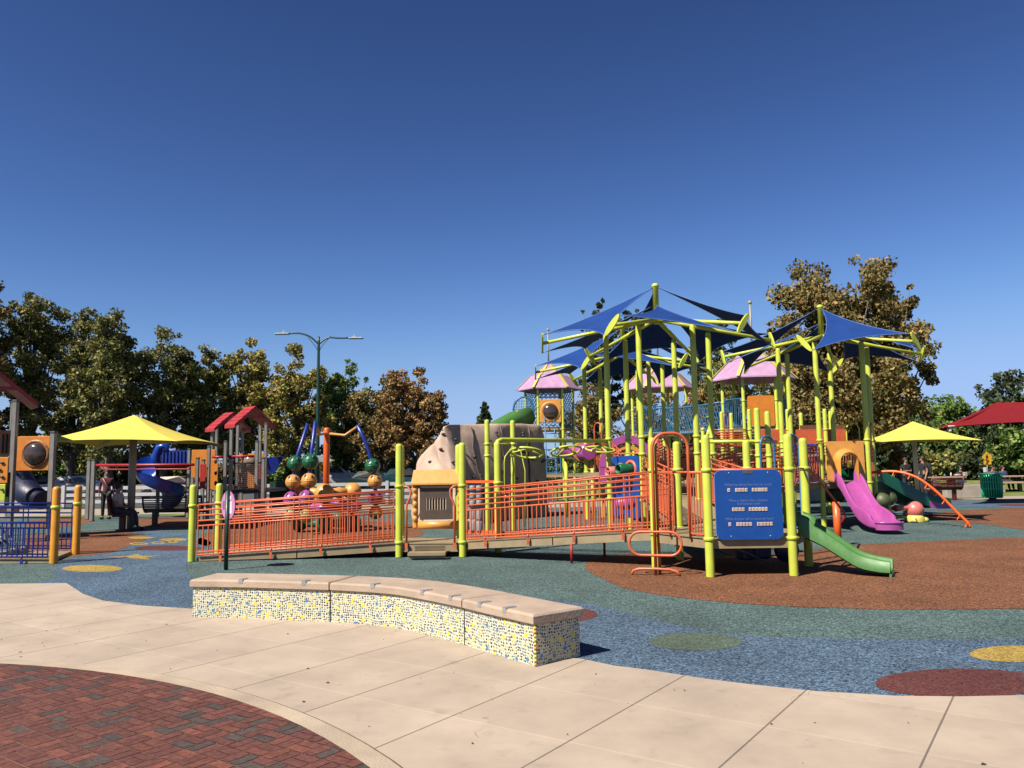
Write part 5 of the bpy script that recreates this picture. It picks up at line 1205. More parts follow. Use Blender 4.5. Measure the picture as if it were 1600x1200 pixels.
MB().tube([(C_[0].x, C_[0].y, .62), (C_[1].x, C_[1].y, .62), (C_[2].x, C_[2].y, .62)], .12, 12).build('middle_tube', PURP, t)
MB().tube([(C_[0].x, C_[0].y, .22), (C_[1].x, C_[1].y, .22), (C_[2].x, C_[2].y, .22)], .1, 12).build('lower_tube', DGREEN, t)
mb = MB()
for c_ in C_: MB().tube([(c_.x, c_.y, 0), c_], .06, 8).build('upright', DPOST, t)

# ---------------------------------------------------------------- welcome sign
t = thing('welcome_sign', 'small round pink sign with white sideways lettering on a dark green post', 'sign', (-4.69, 13.17, 0))
MB().tube([(-4.69, 13.17, 0), (-4.69, 13.17, 1.27)], .034, 12).build('post', PGREEN, t)
nrm_ = V3((math.cos(R(-50)), math.sin(R(-50)))); tn = V3((-nrm_.y, nrm_.x)); cS = V3((-4.69, 13.17, 1.03))+V3((-.02, .035, 0))
dsc = V3((.72, -.69, 0)).normalized(); ns = V3((-.69, -.72, 0))
cS = V3((-4.69, 13.215, 1.03))
Ms = frame(cS, dsc); mb = MB(); mb.plate(circ(.235, 32), Ms, .012); dk = mb.build('disc', PINK2, t)
mb = MB(); mb.plate(circ(.24, 32), Matrix.Translation(V3((-ns.x*.004, -ns.y*.004, 0))) @ Ms, .008); mb.build('disc_edge', mat('plum_edge', (.18, .03, .12), .5), dk)
def on_disc(x, z, o_=.008): return cS+dsc*x+V3((0, 0, z))+ns*o_
Mt = Matrix.Translation(on_disc(-.075, 0)) @ Matrix(((dsc.x, 0, ns.x, 0), (dsc.y, 0, ns.y, 0), (0, 1, 0, 0), (0, 0, 0, 1))) @ Matrix.Rotation(R(90), 4, 'Z')
text_obj('lettering', 'Welcome', .085, Mt, WHITE, dk, .001)
for k, (x, l) in enumerate(((-.115, .15), (-.135, .17), (-.155, .14), (-.175, .13))):
    MB().beam(on_disc(x, -l/2), on_disc(x, l/2), .001, .006).build('fine_print', BROWNP, dk)
MB().box(on_disc(.095, -.03, .007), (.085, .004, .2), rz=math.atan2(dsc.y, dsc.x)).build('map_inset', WHITE, dk)
MB().box(on_disc(.085, .125, .007), (.06, .004, .06), rz=math.atan2(dsc.y, dsc.x)).build('emblem', WHITE, dk)

# ---------------------------------------------------------------- umbrellas
def umbrella(label, x, y, half, ze, za, m_, pole_m, group=None, rz=0, low=None, sag=.09):
    t_ = thing('shade_umbrella', label, 'umbrella', (x, y, 0), group)
    M_ = Matrix.Translation(V3((x, y))) @ Matrix.Rotation(rz, 4, 'Z')
    cs = [(-half, -half), (half, -half), (half, half), (-half, half)]; mb_ = MB()
    for k in range(4):
        a_, b_ = V3((*cs[k], ze)), V3((*cs[(k+1) % 4], ze)); ap = V3((0, 0, za))
        def fn(u, v):
            e_ = a_.lerp(b_, u)+V3((0, 0, sag*4*u*(1-u)*.8)); inn = V3((-e_.x, -e_.y, 0)).normalized()*(sag*4*u*(1-u)); e_ = e_+inn
            q_ = e_.lerp(ap, v); q_.z -= .08*math.sin(math.pi*v)*(.6+.4*abs(2*u-1)); return M_ @ q_
        mb_.grid(fn, 10, 10)
    mb_.build('canopy', m_, t_)
    mb_ = MB()
    for a_ in cs: mb_.tube([M_ @ V3((a_[0]*.97, a_[1]*.97, ze-.06)), M_ @ V3((0, 0, za-.30))], .03, 6)
    mb_.build('ribs', pole_m, t_)
    if low is None: MB().tube([(x, y, 0), (x, y, za-.1)], .10, 14).build('pole', pole_m, t_)
    else:
        MB().tube([(x, y, 0), (x, y, low)], .088, 14).build('pole_base', WPOLE, t_); MB().tube([(x, y, low-.01), (x, y, za-.1)], .1, 14).build('pole', pole_m, t_)
    return t_
q = at(202, 827); umbrella('large pale yellow umbrella at left over the seated person', q.x+.03, q.y, 1.94, pd(205, 694, q.y).z, pd(205, 650, q.y).z+.03, YELF, CREAMP, 'yellow square shade umbrellas', rz=.04)
q = at(1434, 775); umbrella('yellow umbrella at right over two standing people in black', q.x, q.y, 2.08, pd(1440, 691, q.y).z, pd(1430, 660, q.y).z+.05, YELF, WPOLE, 'yellow square shade umbrellas', rz=-.12)
# red hip canopy at the right edge, held by posts outside the frame
t = thing('red_shade_canopy', 'dark red hip-shaped shade canopy cropped by the right edge', 'shade canopy', (20.5, 28, 0))
A1 = pd(1463, 669, 28.0); A2 = pd(1490, 668, 31.5); AP1 = pd(1556, 629, 30.0); RW = 7.5
AP2 = AP1+V3((RW-2.5, 0, 0)); B1 = A1+V3((RW+1.5, 0, 0)); B2 = A2+V3((RW+2, 0, 0))
def quad(a, b, c, d, mb_):
    def fn(u, v):
        e_ = a.lerp(b, u)+V3((0, 0, .20*4*u*(1-u))); f_ = d.lerp(c, u); q_ = e_.lerp(f_, v); q_.z -= .05*math.sin(math.pi*v); return q_
    mb_.grid(fn, 14, 8)
mb = MB(); quad(A1, B1, AP2, AP1, mb); quad(B2, A2, AP1, AP2, mb)
def tri(a, b, ap, mb_):
    mb_.grid(lambda u, v: (a.lerp(b, u)+V3((.35*4*u*(1-u)*(1 if ap.x > a.x else -1), 0, .1*4*u*(1-u)))).lerp(ap, v)-V3((0, 0, .1*math.sin(math.pi*v))), 10, 8)
tri(A2, A1, AP1, mb); tri(B1, B2, AP2, mb); mb.build('canopy', REDF, t)
mb = MB(); mb.tube([A1+V3((.4, .2, -.02)), A1+V3((1.5, .7, .35)), AP1+V3((0, 0, -.1)), AP2+V3((0, 0, -.1)), B1], .06, 8); mb.build('frame', REDF, t)
MB().box(A1+V3((.52, .1, -.02)), (.1, .1, .22), bev=.02).box(A1+V3((.62, .1, .06)), (.2, .08, .06), bev=.02).build('corner_bracket', WHITE, t)
for p in ((26.5, 29.5), (24.5, 33.0)): MB().tube([(p[0], p[1], 0), (p[0], p[1], 3.4)], .11, 12).build('post', CREAMP, t)

# ---------------------------------------------------------------- benches, bin, tables
def curved_bench(label, c, w_, rz, m_, solid=False, slats=True):
    t_ = thing('park_bench', label, 'bench', (c[0], c[1], 0)); M_ = Matrix.Translation(V3(c)) @ Matrix.Rotation(rz, 4, 'Z')
    prof = [(-.30, .46), (-.1, .42), (.05, .41), (.16, .46), (.24, .62), (.28, .88)]   # y,z : seat front to back top
    mb_ = MB()
    if slats:
        P = resample([(y, z, 0) for y, z in prof], 22)
        for k, p in enumerate(P):
            if 1: a_ = M_ @ Vector((-w_/2, p.x, p.y)); b_ = M_ @ Vector((w_/2, p.x, p.y)); mb_.tube([a_, b_], .017, 5)
        for f in np.linspace(-.5, .5, 5): mb_.tube([M_ @ Vector((f*w_, p.x, p.y)) for p in P], .014, 5)
    else:
        P = resample([(y, z, 0) for y, z in prof], 16); mb_.grid(lambda u, v: M_ @ Vector(((u-.5)*w_, P[int(round(v*16))].x, P[int(round(v*16))].y)), 4, 16); mb_.grid(lambda u, v: M_ @ Vector(((u-.5)*w_, P[int(round(v*16))].x+.02, P[int(round(v*16))].y-.03)), 4, 16)
    mb_.build('seat', m_, t_)
    for s_ in (-1, 1):
        mb_ = MB(); P = resample([(y, z, 0) for y, z in prof], 12); mb_.tube([M_ @ Vector((s_*w_/2, p.x, p.y)) for p in P], .03, 6); mb_.build('side_frame', m_, t_)
        x = s_*(w_/2-.25) if w_ > 1 else 0
        if w_ > 1 or s_ > 0: mb_ = MB(); mb_.box(M_ @ Vector((x, 0, .2)), (.12, .14, .42), rz); mb_.box(M_ @ Vector((x, 0, .01)), (.2, .3, .02), rz); mb_.build('pedestal', m_, t_)
    return t_
q = at(272, 822); curved_bench('dark maroon slatted bench seen from behind, right of the left yellow umbrella', (q.x, q.y+.1), 1.75, R(178), DBROWN)
q = at(1492, 781); curved_bench('bright red slatted bench seen from behind near the green bin', (q.x-.3, q.y+.2), 1.35, R(185), MAROON)
q = at(1395, 781); curved_bench('dark red bench in the shade behind the orange arched ladder', (q.x, q.y+2.2), 1.5, R(185), MAROON)
q = at(187, 829); cb = curved_bench('small dark red shell seat facing right, holding the seated person', (q.x+.02, q.y+.1), .62, R(90), MAROON, slats=False)

t = thing('litter_bin', 'green slatted metal litter bin with flared rim', 'litter bin', (18.96, 31.85, 0))
c = at(1551, 781); mb = MB(); n = 26
for k in range(n):
    a = 2*math.pi*k/n; P = [(c.x+r_*math.cos(a), c.y+r_*math.sin(a), z) for r_, z in ((.34, .10), (.36, .4), (.37, .7), (.36, .88), (.38, .98), (.46, 1.04))]; mb.tube(P, .029, 5)
for r_, z in ((.345, .10), (.365, .45), (.368, .72), (.36, .90), (.46, 1.04)): mb.tube([(c.x+x, c.y+y, z) for x, y in circ(r_, 32)], .022, 6, closed=True)
mb.build('slatted_body', TGREEN, t); MB().lathe((c.x, c.y, 0), [(.001, .1), (.3, .1), (.3, .85), (.001, .86)], 18).build('liner', mat('dark_liner', (.02, .07, .04), .6), t)
MB().lathe((c.x, c.y, 0), [(.14, 0), (.14, .1), (.001, .1)], 12).build('foot', BLACK, t)

def table(label, c, w_, rz=0, group=None):
    t_ = thing('picnic_table', label, 'picnic table', (c[0], c[1], 0), group); M_ = Matrix.Translation(V3(c)) @ Matrix.Rotation(rz, 4, 'Z')
    MB().box(M_ @ Vector((0, 0, .76)), (w_, .8, .07), rz, bev=.01).build('tabletop', TIMB, t_)
    for s_ in (-1, 1):
        MB().box(M_ @ Vector((0, s_*.75, .45)), (w_, .28, .06), rz, bev=.01).build('bench_seat', TIMB, t_)
        MB().box(M_ @ Vector((s_*w_*.32, 0, .36)), (.16, .6, .72), rz, bev=.02).build('leg', DBROWN, t_)
        for q_ in (-1, 1): MB().box(M_ @ Vector((s_*w_*.32, q_*.75, .2)), (.14, .2, .42), rz).build('seat_leg', TIMB, t_)
    return t_
q = at(1490, 771, 0); table('picnic table with bottles and food, directly behind the red bench', (q.x-.2, 40.5), 2.6, -.05, 'timber picnic tables on the lawn')
table('picnic table right of the green bin, cropped by the frame', (25.1, 40.5), 2.8, 0, 'timber picnic tables on the lawn')
for (x, lab, m_, h, r_) in ((1476, 'small blue cup standing on the picnic table', SBLUE, .13, .05), (1486, 'white bottle with red cap on the picnic table', WHITE, .2, .04)):
    p = pd(x, 742, 40.3); mb = MB(); mb.lathe((p.x, p.y, .797), [(.001, 0), (r_, 0), (r_, h*.7), (r_*.5, h*.85), (r_*.5, h), (.001, h)], 12); tag(mb.build('drink_bottle' if h > .15 else 'cup', m_), lab, 'bottle' if h > .15 else 'cup')
p = pd(1508, 742, 40.3); tag(MB().box((p.x, p.y, .9), (.2, .12, .2), .2, bev=.02).build('paper_bag', CRAL), 'pale pink paper bag at the right end of the picnic table', 'bag')
p = pd(1496, 742, 40.4); tag(MB().sphere((p.x, p.y, .86), .14, (1.3, 1, .5)).build('crumpled_cloth', CREAMP), 'crumpled cream cloth on the picnic table by the seated woman', 'cloth')
t = thing('low_wall', 'low pale concrete wall behind the red bench', 'wall', (18, 33.5, 0))
a = at(1440, 776); b = at(1521, 776); MB().box(((a.x+b.x)/2, 34.2, .28), (b.x-a.x, .35, .56), bev=.02).build('wall', CONCW, t)
t = thing('low_wall', 'low pale concrete wall seen between the posts under the right canopy', 'wall', (12, 32, 0))
a = at(1232, 778); b = at(1300, 778); MB().box(((a.x+b.x)/2, 33, .35), (b.x-a.x+1.2, .35, .7), bev=.02).build('wall', CONCW, t)
p = pd(1457, 752, 38.5); tag(MB().box((p.x, p.y, p.z-.12), (.42, .35, .28), bev=.03).build('cooler_box', PGREEN), 'dark green cooler box by the people under the right umbrella', 'cooler')
MB().box((p.x, p.y, (p.z-.26)/2), (.5, .45, p.z-.26)).build('side_table', CREAMP)
tag(bpy.data.objects['side_table'], 'small plain stand holding the dark green cooler', 'stand')
# crossing sign, small notice
def diamond(t_, c_, s_, m_, name):
    return MB().plate([(0, s_), (-s_, 0), (0, -s_), (s_, 0)], Matrix.Translation(c_), .02).build(name, m_, t_)
YSG = mat('sign_yellow', (.85, .42, .01), .4)
t = thing('crossing_sign', 'yellow diamond pedestrian crossing sign with arrow plate beyond the green bin', 'sign', (35, 55, 0))
c = pd(1542, 714, 55); MB().tube([(c.x, 55.05, 0), (c.x, 55.05, c.z-.1)], .04, 8).build('post', STEEL, t)
dm = diamond(t, c, .36, YSG, 'diamond_plate'); mb = MB(); mb.sphere(c+V3((0, -.02, .15)), .045, (1, .3, 1), 8, 6)
mb.beam(c+V3((0, -.02, .1)), c+V3((-.01, -.02, -.04)), .02, .08); mb.beam(c+V3((-.01, -.02, -.04)), c+V3((-.09, -.02, -.2)), .02, .045); mb.beam(c+V3((-.01, -.02, -.04)), c+V3((.07, -.02, -.2)), .02, .045); mb.beam(c+V3((0, -.02, .08)), c+V3((-.1, -.02, -.02)), .02, .035); mb.beam(c+V3((0, -.02, .08)), c+V3((.1, -.02, .0)), .02, .035); mb.build('walking_figure', BLACK, dm)
c2 = pd(1543, 722.5, 55); ap_ = MB().box(c2, (.52, .02, .28)).build('arrow_plate', YSG, t); mb = MB(); mb.beam(c2+V3((.1, -.02, .08)), c2+V3((-.08, -.02, -.06)), .02, .04); mb.add([c2+V3((-.12, -.025, -.1)), c2+V3((-.12, -.025, .03)), c2+V3((.02, -.025, -.1))], [(0, 1, 2)]); mb.build('arrow', BLACK, ap_)
t = thing('notice_post', 'small white notice on a dark post left of the crossing sign', 'sign', (24, 40, 0))
c = pd(1538, 734, 42); MB().tube([(c.x, 42, 0), (c.x, 42, c.z-.1)], .05, 8).build('post', BLACK, t); MB().box((c.x, 41.95, c.z), (.16, .02, .26)).build('notice', WHITE, t)

# street lamp
t = thing('street_lamp', 'dark green double-arm street lamp with flat white heads', 'street lamp', (-10, 42, 0))
q = pd(498, 530, 42); x = q.x; zt = pd(498, 526, 42).z
MB().tube([(x, 42, 0), (x, 42, 3), (x, 42, zt-.3), (x, 42, zt)], [.13, .11, .07, .06], 12).build('pole', PGREEN, t)
for s_, ex, ey in ((-1, 452, 521), (1, 545, 528)):
    e = pd(ex, ey, 42); z0 = pd(498, 538, 42).z
    o = MB().tube(resample([(x, 42, z0), (x+(e.x-x)*.3, 42, z0+.28*(e.z-z0)+.25), (x+(e.x-x)*.65, 42, e.z-.0), (e.x, 42, e.z)], 12), .045, 8).build('arm', PGREEN, t)
    MB().tube(resample([(x, 42, z0-.45), (x+s_*.18, 42, z0-.1), (x+(e.x-x)*.4, 42, z0+.45)], 8), .018, 6).build('brace', PGREEN, o)
    hd = MB(); hd.box((e.x+s_*.38, 42, e.z-.02), (.78, .3, .08), bev=.03); hd.box((e.x+s_*.3, 42, e.z+.05), (.22, .12, .06), bev=.02); hd.tube([(e.x+s_*.3, 42, e.z+.07), (e.x+s_*.3, 42, e.z+.17)], .03, 6); hd.build('lamp_head', mat('lamp_grey', (.45, .5, .5), .4) if s_ < 0 else bpy.data.materials['lamp_grey'], t)
c = pd(498, 717, 41.8); MB().box(c, (.5, .06, .34), bev=.01).build('sign_plate', mat('grey_plate', (.35, .36, .35), .5), t)

# ---------------------------------------------------------------- white fence
def fence(label, pts, h=1.0):
    t_ = thing('rail_fence', label, 'fence', (pts[0][0], pts[0][1], 0), 'white horse-rail fences by the parking lot')
    for a_, b_ in zip(pts, pts[1:]):
        a_ = V3(a_); b_ = V3(b_); L_ = (b_-a_).length; n = max(1, int(L_/2.4))
        for k in range(n): q_ = a_.lerp(b_, k/n); o_ = MB().box((q_.x, q_.y, h*.5+.02), (.14, .14, h+.04), math.atan2((b_-a_).y, (b_-a_).x)).build('fence_post', FENCEW, t_)
        for z in (.3, .6, .9): mb_ = MB(); mb_.beam(a_+V3((0, 0, z*h)), b_+V3((0, 0, z*h)), .04, .15); mb_.build('rail', FENCEW, t_)
    return t_
fence('white three-rail fence across the left background behind the umbrella', [(-30, 35.5), (-12.6, 36)])
fence('white three-rail fence behind the ball climber, left of the climbing rock', [(-11.2, 36), (-3.0, 36.6)])

# ---------------------------------------------------------------- cars, shed, hill
def car(name, label, c, rz, col, h=1.45, L_=4.5):
    t_ = bpy.data.objects.new(name, None); sc.collection.objects.link(t_); W[t_] = V3((0, 0, 0)); tag(t_, label, 'car', 'cars in the parking lot')
    pm = mat(name+'_paint', col, .3, metal=.2)
    side = [(-.5, .25), (-.5, .52), (-.46, .62), (-.27, .66), (-.17, .97), (.12, 1.0), (.27, .70), (.46, .62), (.5, .5), (.5, .25)]
    mb_ = MB(); vs = []
    for s_ in (-1, 1): vs += [(x*L_, s_*(.86 if z < .68 else .66), z*h) for x, z in side]
    n = len(side); mb_.add(vs, [list(range(n)), list(range(n, 2*n))[::-1]]+[((i+1) % n, i, n+i, n+(i+1) % n) for i in range(n)]); mb_.build('body', pm, t_)
    for s_ in (-1, 1): MB().add([(-.24*L_, s_*.83, .69*h), (.23*L_, s_*.83, .70*h), (.11*L_, s_*.69, .95*h), (-.155*L_, s_*.69, .93*h)], [(0, 1, 2, 3)]).build('window', GLASSD, t_)
    MB().add([(.28*L_, -.7, .71*h), (.28*L_, .7, .71*h), (.14*L_, .58, .97*h), (.14*L_, -.58, .97*h)], [(0, 1, 2, 3)]).build('windscreen', GLASSD, t_)
    for x in (-.3, .3):
        for s_ in (-1, 1): MB().lathe((x*L_, s_*.8, .32), [(.001, -.1), (.2, -.1), (.32, -.09), (.33, 0), (.32, .09), (.2, .1), (.001, .1)], 16, Matrix.Rotation(R(90), 4, 'X')).build('wheel', BLACK, t_)
    t_.location = (c[0], c[1], 0); t_.rotation_euler = (0, 0, rz); return t_
for nm, lab, x, D, rz, col, h in (('parked_car', 'beige parked car seen through the white fence left of the blue spiral slide', 272, 50, .1, (.42, .34, .26), 1.3), ('parked_car', 'pale silver parked car behind the standing woman', 118, 52, .2, (.45, .45, .45), 1.4),
                                  ('parked_car', 'teal parked car behind the fence just left of the climbing rock', 628, 55, .1, (.01, .07, .075), 1.6), ('parked_car', 'dark green parked car beyond the tallest orange sphere mast', 580, 56, 0, (.015, .04, .03), 1.45),
                                  ('parked_van', 'white parked van behind the ball climber', 520, 62, .05, (.6, .6, .6), 1.9), ('parked_car', 'black parked car at the left end of the parking lot', 60, 54, .1, (.02, .02, .022), 1.45)):
    q = pd(x, 750, D); car(nm, lab, (q.x, D), rz, col, h)
t = thing('parking_shed', 'long low dark shed with a pale roof edge behind the ball climber', 'shed', (-12, 80, 0))
a, b = pd(440, 735, 82), pd(700, 735, 82); MB().box(((a.x+b.x)/2, 84, 1.15), (b.x-a.x, 4, 2.3)).build('wall', BLACK, t); MB().box(((a.x+b.x)/2, 83.8, 2.5), (b.x-a.x+1, 5, .42)).build('roof', mat('shed_roof', (.5, .45, .4), .7), t)
q = pd(692, 728, 83); MB().lathe((q.x, 82, 0), [(.9, 2.5), (.9, 3.2), (.6, 3.5), (.001, 3.7)], 14).build('roof_vent', CRAL, t)
mb = MB(); mb.grid(lambda u, v: V3((-150+190*u, 98+60*v, 1.8*math.sin(math.pi*v*.5)*(1+.3*math.sin(u*9))*math.sin(math.pi*min(1, max(0, u))))), 30, 8); o = mb.build('hill', DRY); o['kind'] = 'structure'

# ---------------------------------------------------------------- people
def grow(name, V_, E_, m_, parent, lv=1):
    me = bpy.data.meshes.new(name); me.from_pydata([v[:3] for v in V_], E_, []); o = bpy.data.objects.new(name, me); sc.collection.objects.link(o)
    md = o.modifiers.new('skin', 'SKIN'); md.use_smooth_shade = True
    for i, v in enumerate(V_): s_ = me.skin_vertices[0].data[i]; s_.radius = (v[3], v[3]); s_.use_root = (i == 0)
    sb = o.modifiers.new('sub', 'SUBSURF'); sb.levels = lv; sb.render_levels = lv
    dg = bpy.context.evaluated_depsgraph_get(); m2 = bpy.data.meshes.new_from_object(o.evaluated_get(dg)); o.modifiers.clear(); o.data = m2
    for p in m2.polygons: p.use_smooth = True
    m2.materials.clear(); m2.materials.append(m_); o.parent = parent; W[o] = Vector(); return o
def person(label, c, rz, pose, shirt, pants, scale=1.0, hair=True, long_sleeve=False, arms='down', hair_len=0):
    t_ = bpy.data.objects.new('person', None); sc.collection.objects.link(t_); tag(t_, label, 'person'); W[t_] = Vector()
    if pose == 'stand': zz = 0; legs = lambda s_: [(s_*.09, 0, .90, .088), (s_*.10, -.02, .50, .058), (s_*.11, .02, .09, .038), (s_*.12, -.12, .035, .036)]
    else: zz = -.44; legs = lambda s_: [(s_*.10, -.05, .50, .092), (s_*.12, -.43, .50, .062), (s_*.12, -.50, .09, .04), (s_*.13, -.64, .04, .036)]
    # torso, faces -y
    V_ = [(0, 0, .97+zz, .125), (0, 0, 1.15+zz, .118), (0, 0, 1.34+zz, .135), (0, .0, 1.46+zz, .06), (0, -.01, 1.53+zz, .055), (0, -.015, 1.60+zz, .092), (0, -.01, 1.68+zz, .085), (0, -.11, 1.595+zz, .018)]
    E_ = [(0, 1), (1, 2), (2, 3), (3, 4), (4, 5), (5, 6), (5, 7)]
    SV = [(0, 0, .86+zz, .15), (0, 0, 1.02+zz, .148), (0, 0, 1.15+zz, .13), (0, 0, 1.34+zz, .148), (0, 0, 1.455+zz, .075)]; SE = [(0, 1), (1, 2), (2, 3), (3, 4)]
    PV = [(0, 0, .96+zz, .135)]; PE = []
    for s_ in (-1, 1):
        if arms == 'down': A = [(s_*.18, 0, 1.40+zz, .055), (s_*.225, .03, 1.13+zz, .042), (s_*.23, -.06, .90+zz, .03), (s_*.23, -.08, .82+zz, .032)]
        elif arms == 'lap': A = [(s_*.18, 0, 1.40+zz, .055), (s_*.22, -.05, 1.14+zz, .042), (s_*.12, -.24, 1.08+zz, .03), (s_*.07, -.30, 1.07+zz, .03)]
        else: A = [(s_*.18, 0, 1.40+zz, .055), (s_*.23, -.02, 1.14+zz, .042), (s_*.08, -.2, 1.16+zz, .03), (s_*-.02, -.22, 1.18+zz, .03)]
        b0 = len(V_); V_ += A; E_ += [(2, b0), (b0, b0+1), (b0+1, b0+2), (b0+2, b0+3)]
        h_ = V3(A[3]); dr = (V3(A[3])-V3(A[2])).normalized()
        for k in range(5):
            f_ = h_+dr*(.075 if k < 4 else .035)+V3((0, (k-1.5)*.018, 0)) if k < 4 else h_+dr*.03+V3((0, -.045, .0)); V_.append((f_.x, f_.y, f_.z, .009)); E_.append((b0+3, len(V_)-1))
        b1 = len(SV); n_ = 3 if long_sleeve else 2
        SA = [A[0][:3]+(A[0][3]*1.25,), A[1][:3]+(A[1][3]*1.35,), A[2][:3]+(A[2][3]*1.35,)]
        if not long_sleeve: SA = [SA[0], tuple((np.array(A[0][:3])*.35+np.array(A[1][:3])*.65))+(.058,)]
        SV += SA; SE += [(3, b1)]+[(b1+i, b1+i+1) for i in range(len(SA)-1)]
        LG = legs(s_); b0 = len(V_); V_ += LG; E_ += [(0, b0), (b0, b0+1), (b0+1, b0+2), (b0+2, b0+3)]
        b2 = len(PV); PV += [LG[0][:3]+(.104,), LG[1][:3]+(.075,), LG[2][:3]+(.055,)]; PE += [(0, b2), (b2, b2+1), (b2+1, b2+2)]
    bd = grow('body', V_, E_, SKIN, t_); grow('shirt', SV, SE, shirt, bd); grow('trousers', PV, PE, pants, bd)
    for s_ in (-1, 1):
        LG = legs(s_); mb_ = MB(); mb_.box((LG[3][0], LG[3][1]+.07, .04), (.1, .27, .08), bev=.025); mb_.build('shoe', BLACK if pants is not BLACK else DBROWN, bd)
        W[bd] = Vector(); MB().sphere((s_*.034, -.098, 1.615+zz), .011, n=6, m=4).build('eye', BLACK, bd)
    MB().box((0, -.097, 1.56+zz), (.05, .012, .012)).build('mouth', HOLD2, bd)
    if hair:
        mb_ = MB(); mb_.sphere((0, .018, 1.66+zz), .108, (1, 1.05, 1), 14, 10)
        if hair_len: mb_.sphere((0, .06, 1.60+zz-hair_len*.5), .07, (1.1, .7, 1+hair_len*7), 12, 8)
        mb_.build('hair', HAIR, bd)
    t_.location = (c[0], c[1], 0); t_.rotation_euler = (0, 0, rz); t_.scale = (scale,)*3
    return t_, bd
W_ = W
def PM(n, c): return mat(n, c, .85)
q = at(165, 811); t, bd = person('standing person in a maroon top and black trousers with a pale shoulder strap', (q.x, q.y), R(15), 'stand', PM('maroon_top', (.10, .012, .03)), PM('black_trousers', (.012, .012, .014)), .97, long_sleeve=True)
MB().tube([(-.12, -.13, 1.45), (0, -.17, 1.25), (.14, -.12, 1.02)], .012, 6).build('shoulder_strap', CRAL, bd)
q = at(186, 829); person('seated person in white and black shirt and grey trousers on the red seat', (q.x-.12, q.y+.12), R(90), 'sit', PM('grey_white_shirt', (.6, .57, .56)), PM('slate_trousers', (.06, .075, .095)), 1.0, arms='lap')
q = at(1418, 778); person('standing person in black T-shirt with folded arms, left of the right umbrella pole', (q.x, q.y), R(5), 'stand', PM('black_shirt_a', (.01, .01, .012)), PM('dark_trousers_a', (.015, .018, .03)), 1.0, arms='fold')
q = at(1445, 778); t, bd = person('standing person in black with a dark backpack, right of the umbrella pole', (q.x, q.y), R(-80), 'stand', PM('black_shirt_b', (.012, .012, .014)), PM('dark_trousers_b', (.02, .022, .03)), 1.03)
tag(MB().box((q.x+.24, q.y, 1.25), (.22, .3, .5), bev=.06).build('backpack', PM('dark_pack', (.012, .02, .02))), 'dark backpack worn by the standing person in black', 'backpack')
p = pd(1502, 740, 41.4); person('seated woman in a dark top leaning on the picnic table', (p.x, 41.45), R(-20), 'sit', PM('dark_top', (.015, .012, .02)), PM('jeans', (.03, .05, .1)), 1.0, arms='fold', hair_len=.12)
for x, lab, colr, dy in ((1549, 'person in a purple-grey top sitting at the far table behind the bin', (.10, .07, .12), 0), (1558, 'second person in grey sitting close behind the bin, beside the purple-grey top', (.13, .10, .12), .4), (1569, 'person in blue sitting at the table right of the bin', (.05, .07, .2), .2)):
    p = pd(x, 740, 41.6); person(lab, (p.x, 41.5+dy), R(10), 'sit', PM('top_%d' % x, colr), PM('tr_%d' % x, (.03, .03, .04)), 1.0, arms='fold', hair_len=.05)
p = pd(377, 768, 25.9); person('small child in dark grey clothes inside the red-roof playhouse', (p.x, 25.9), R(40), 'stand', PM('child_top', (.05, .05, .06)), PM('child_tr', (.04, .04, .05)), .62)
bpy.context.view_layer.update()
ch = [o for o in bpy.data.objects if o.get('label', '').startswith('small child')][0]; ch.location.z = pd(377, 768, 25.9).z-.0

# ---------------------------------------------------------------- trees
def leaves(centers, radii, n, size, rg, cols, weights):
    k = rg.choice(len(centers), n, p=np.array(radii)**2/np.sum(np.array(radii)**2)); C_ = np.array(centers)[k]; rr = np.array(radii)[k][:, None]
    d = rg.normal(size=(n, 3)); d /= np.linalg.norm(d, axis=1)[:, None]; P = C_+d*rr*(rg.random((n, 1))**.45)*np.array([1, 1, .85])
    a = rg.normal(size=(n, 3)); a /= np.linalg.norm(a, axis=1)[:, None]; b = np.cross(a, rg.normal(size=(n, 3))); b /= np.linalg.norm(b, axis=1)[:, None]
    s_ = size*rg.uniform(.6, 1.3, (n, 1)); 
    v = np.stack([P-a*s_*.6, P+b*s_*.42, P+a*s_*.6, P-b*s_*.42], 1)
    ci = rg.choice(len(cols), n, p=weights); cc = np.array(cols)[ci]*rg.uniform(.65, 1.35, (n, 1))*1.38
    tint = rg.normal(1, .13, (len(centers), 1))[k]; return v.reshape(-1, 3), np.clip(cc*tint, .005, 1)
PAL = {'olive': ([(.082, .084, .020), (.125, .112, .030), (.045, .058, .016), (.170, .130, .045)], (.4, .25, .25, .1)),
       'yellowish': ([(.14, .12, .025), (.19, .15, .035), (.07, .08, .02), (.16, .10, .03)], (.4, .25, .25, .1)),
       'brown': ([(.16, .085, .03), (.20, .10, .035), (.085, .06, .022), (.09, .085, .03)], (.4, .2, .25, .15)),
       'brownolive': ([(.11, .085, .025), (.15, .10, .032), (.055, .055, .018), (.17, .10, .035)], (.35, .25, .3, .1)),
       'green': ([(.05, .09, .018), (.09, .13, .025), (.03, .055, .014), (.15, .14, .03)], (.4, .25, .25, .1)),
       'dark': ([(.025, .036, .014), (.04, .05, .02), (.015, .022, .01)], (.5, .3, .2))}
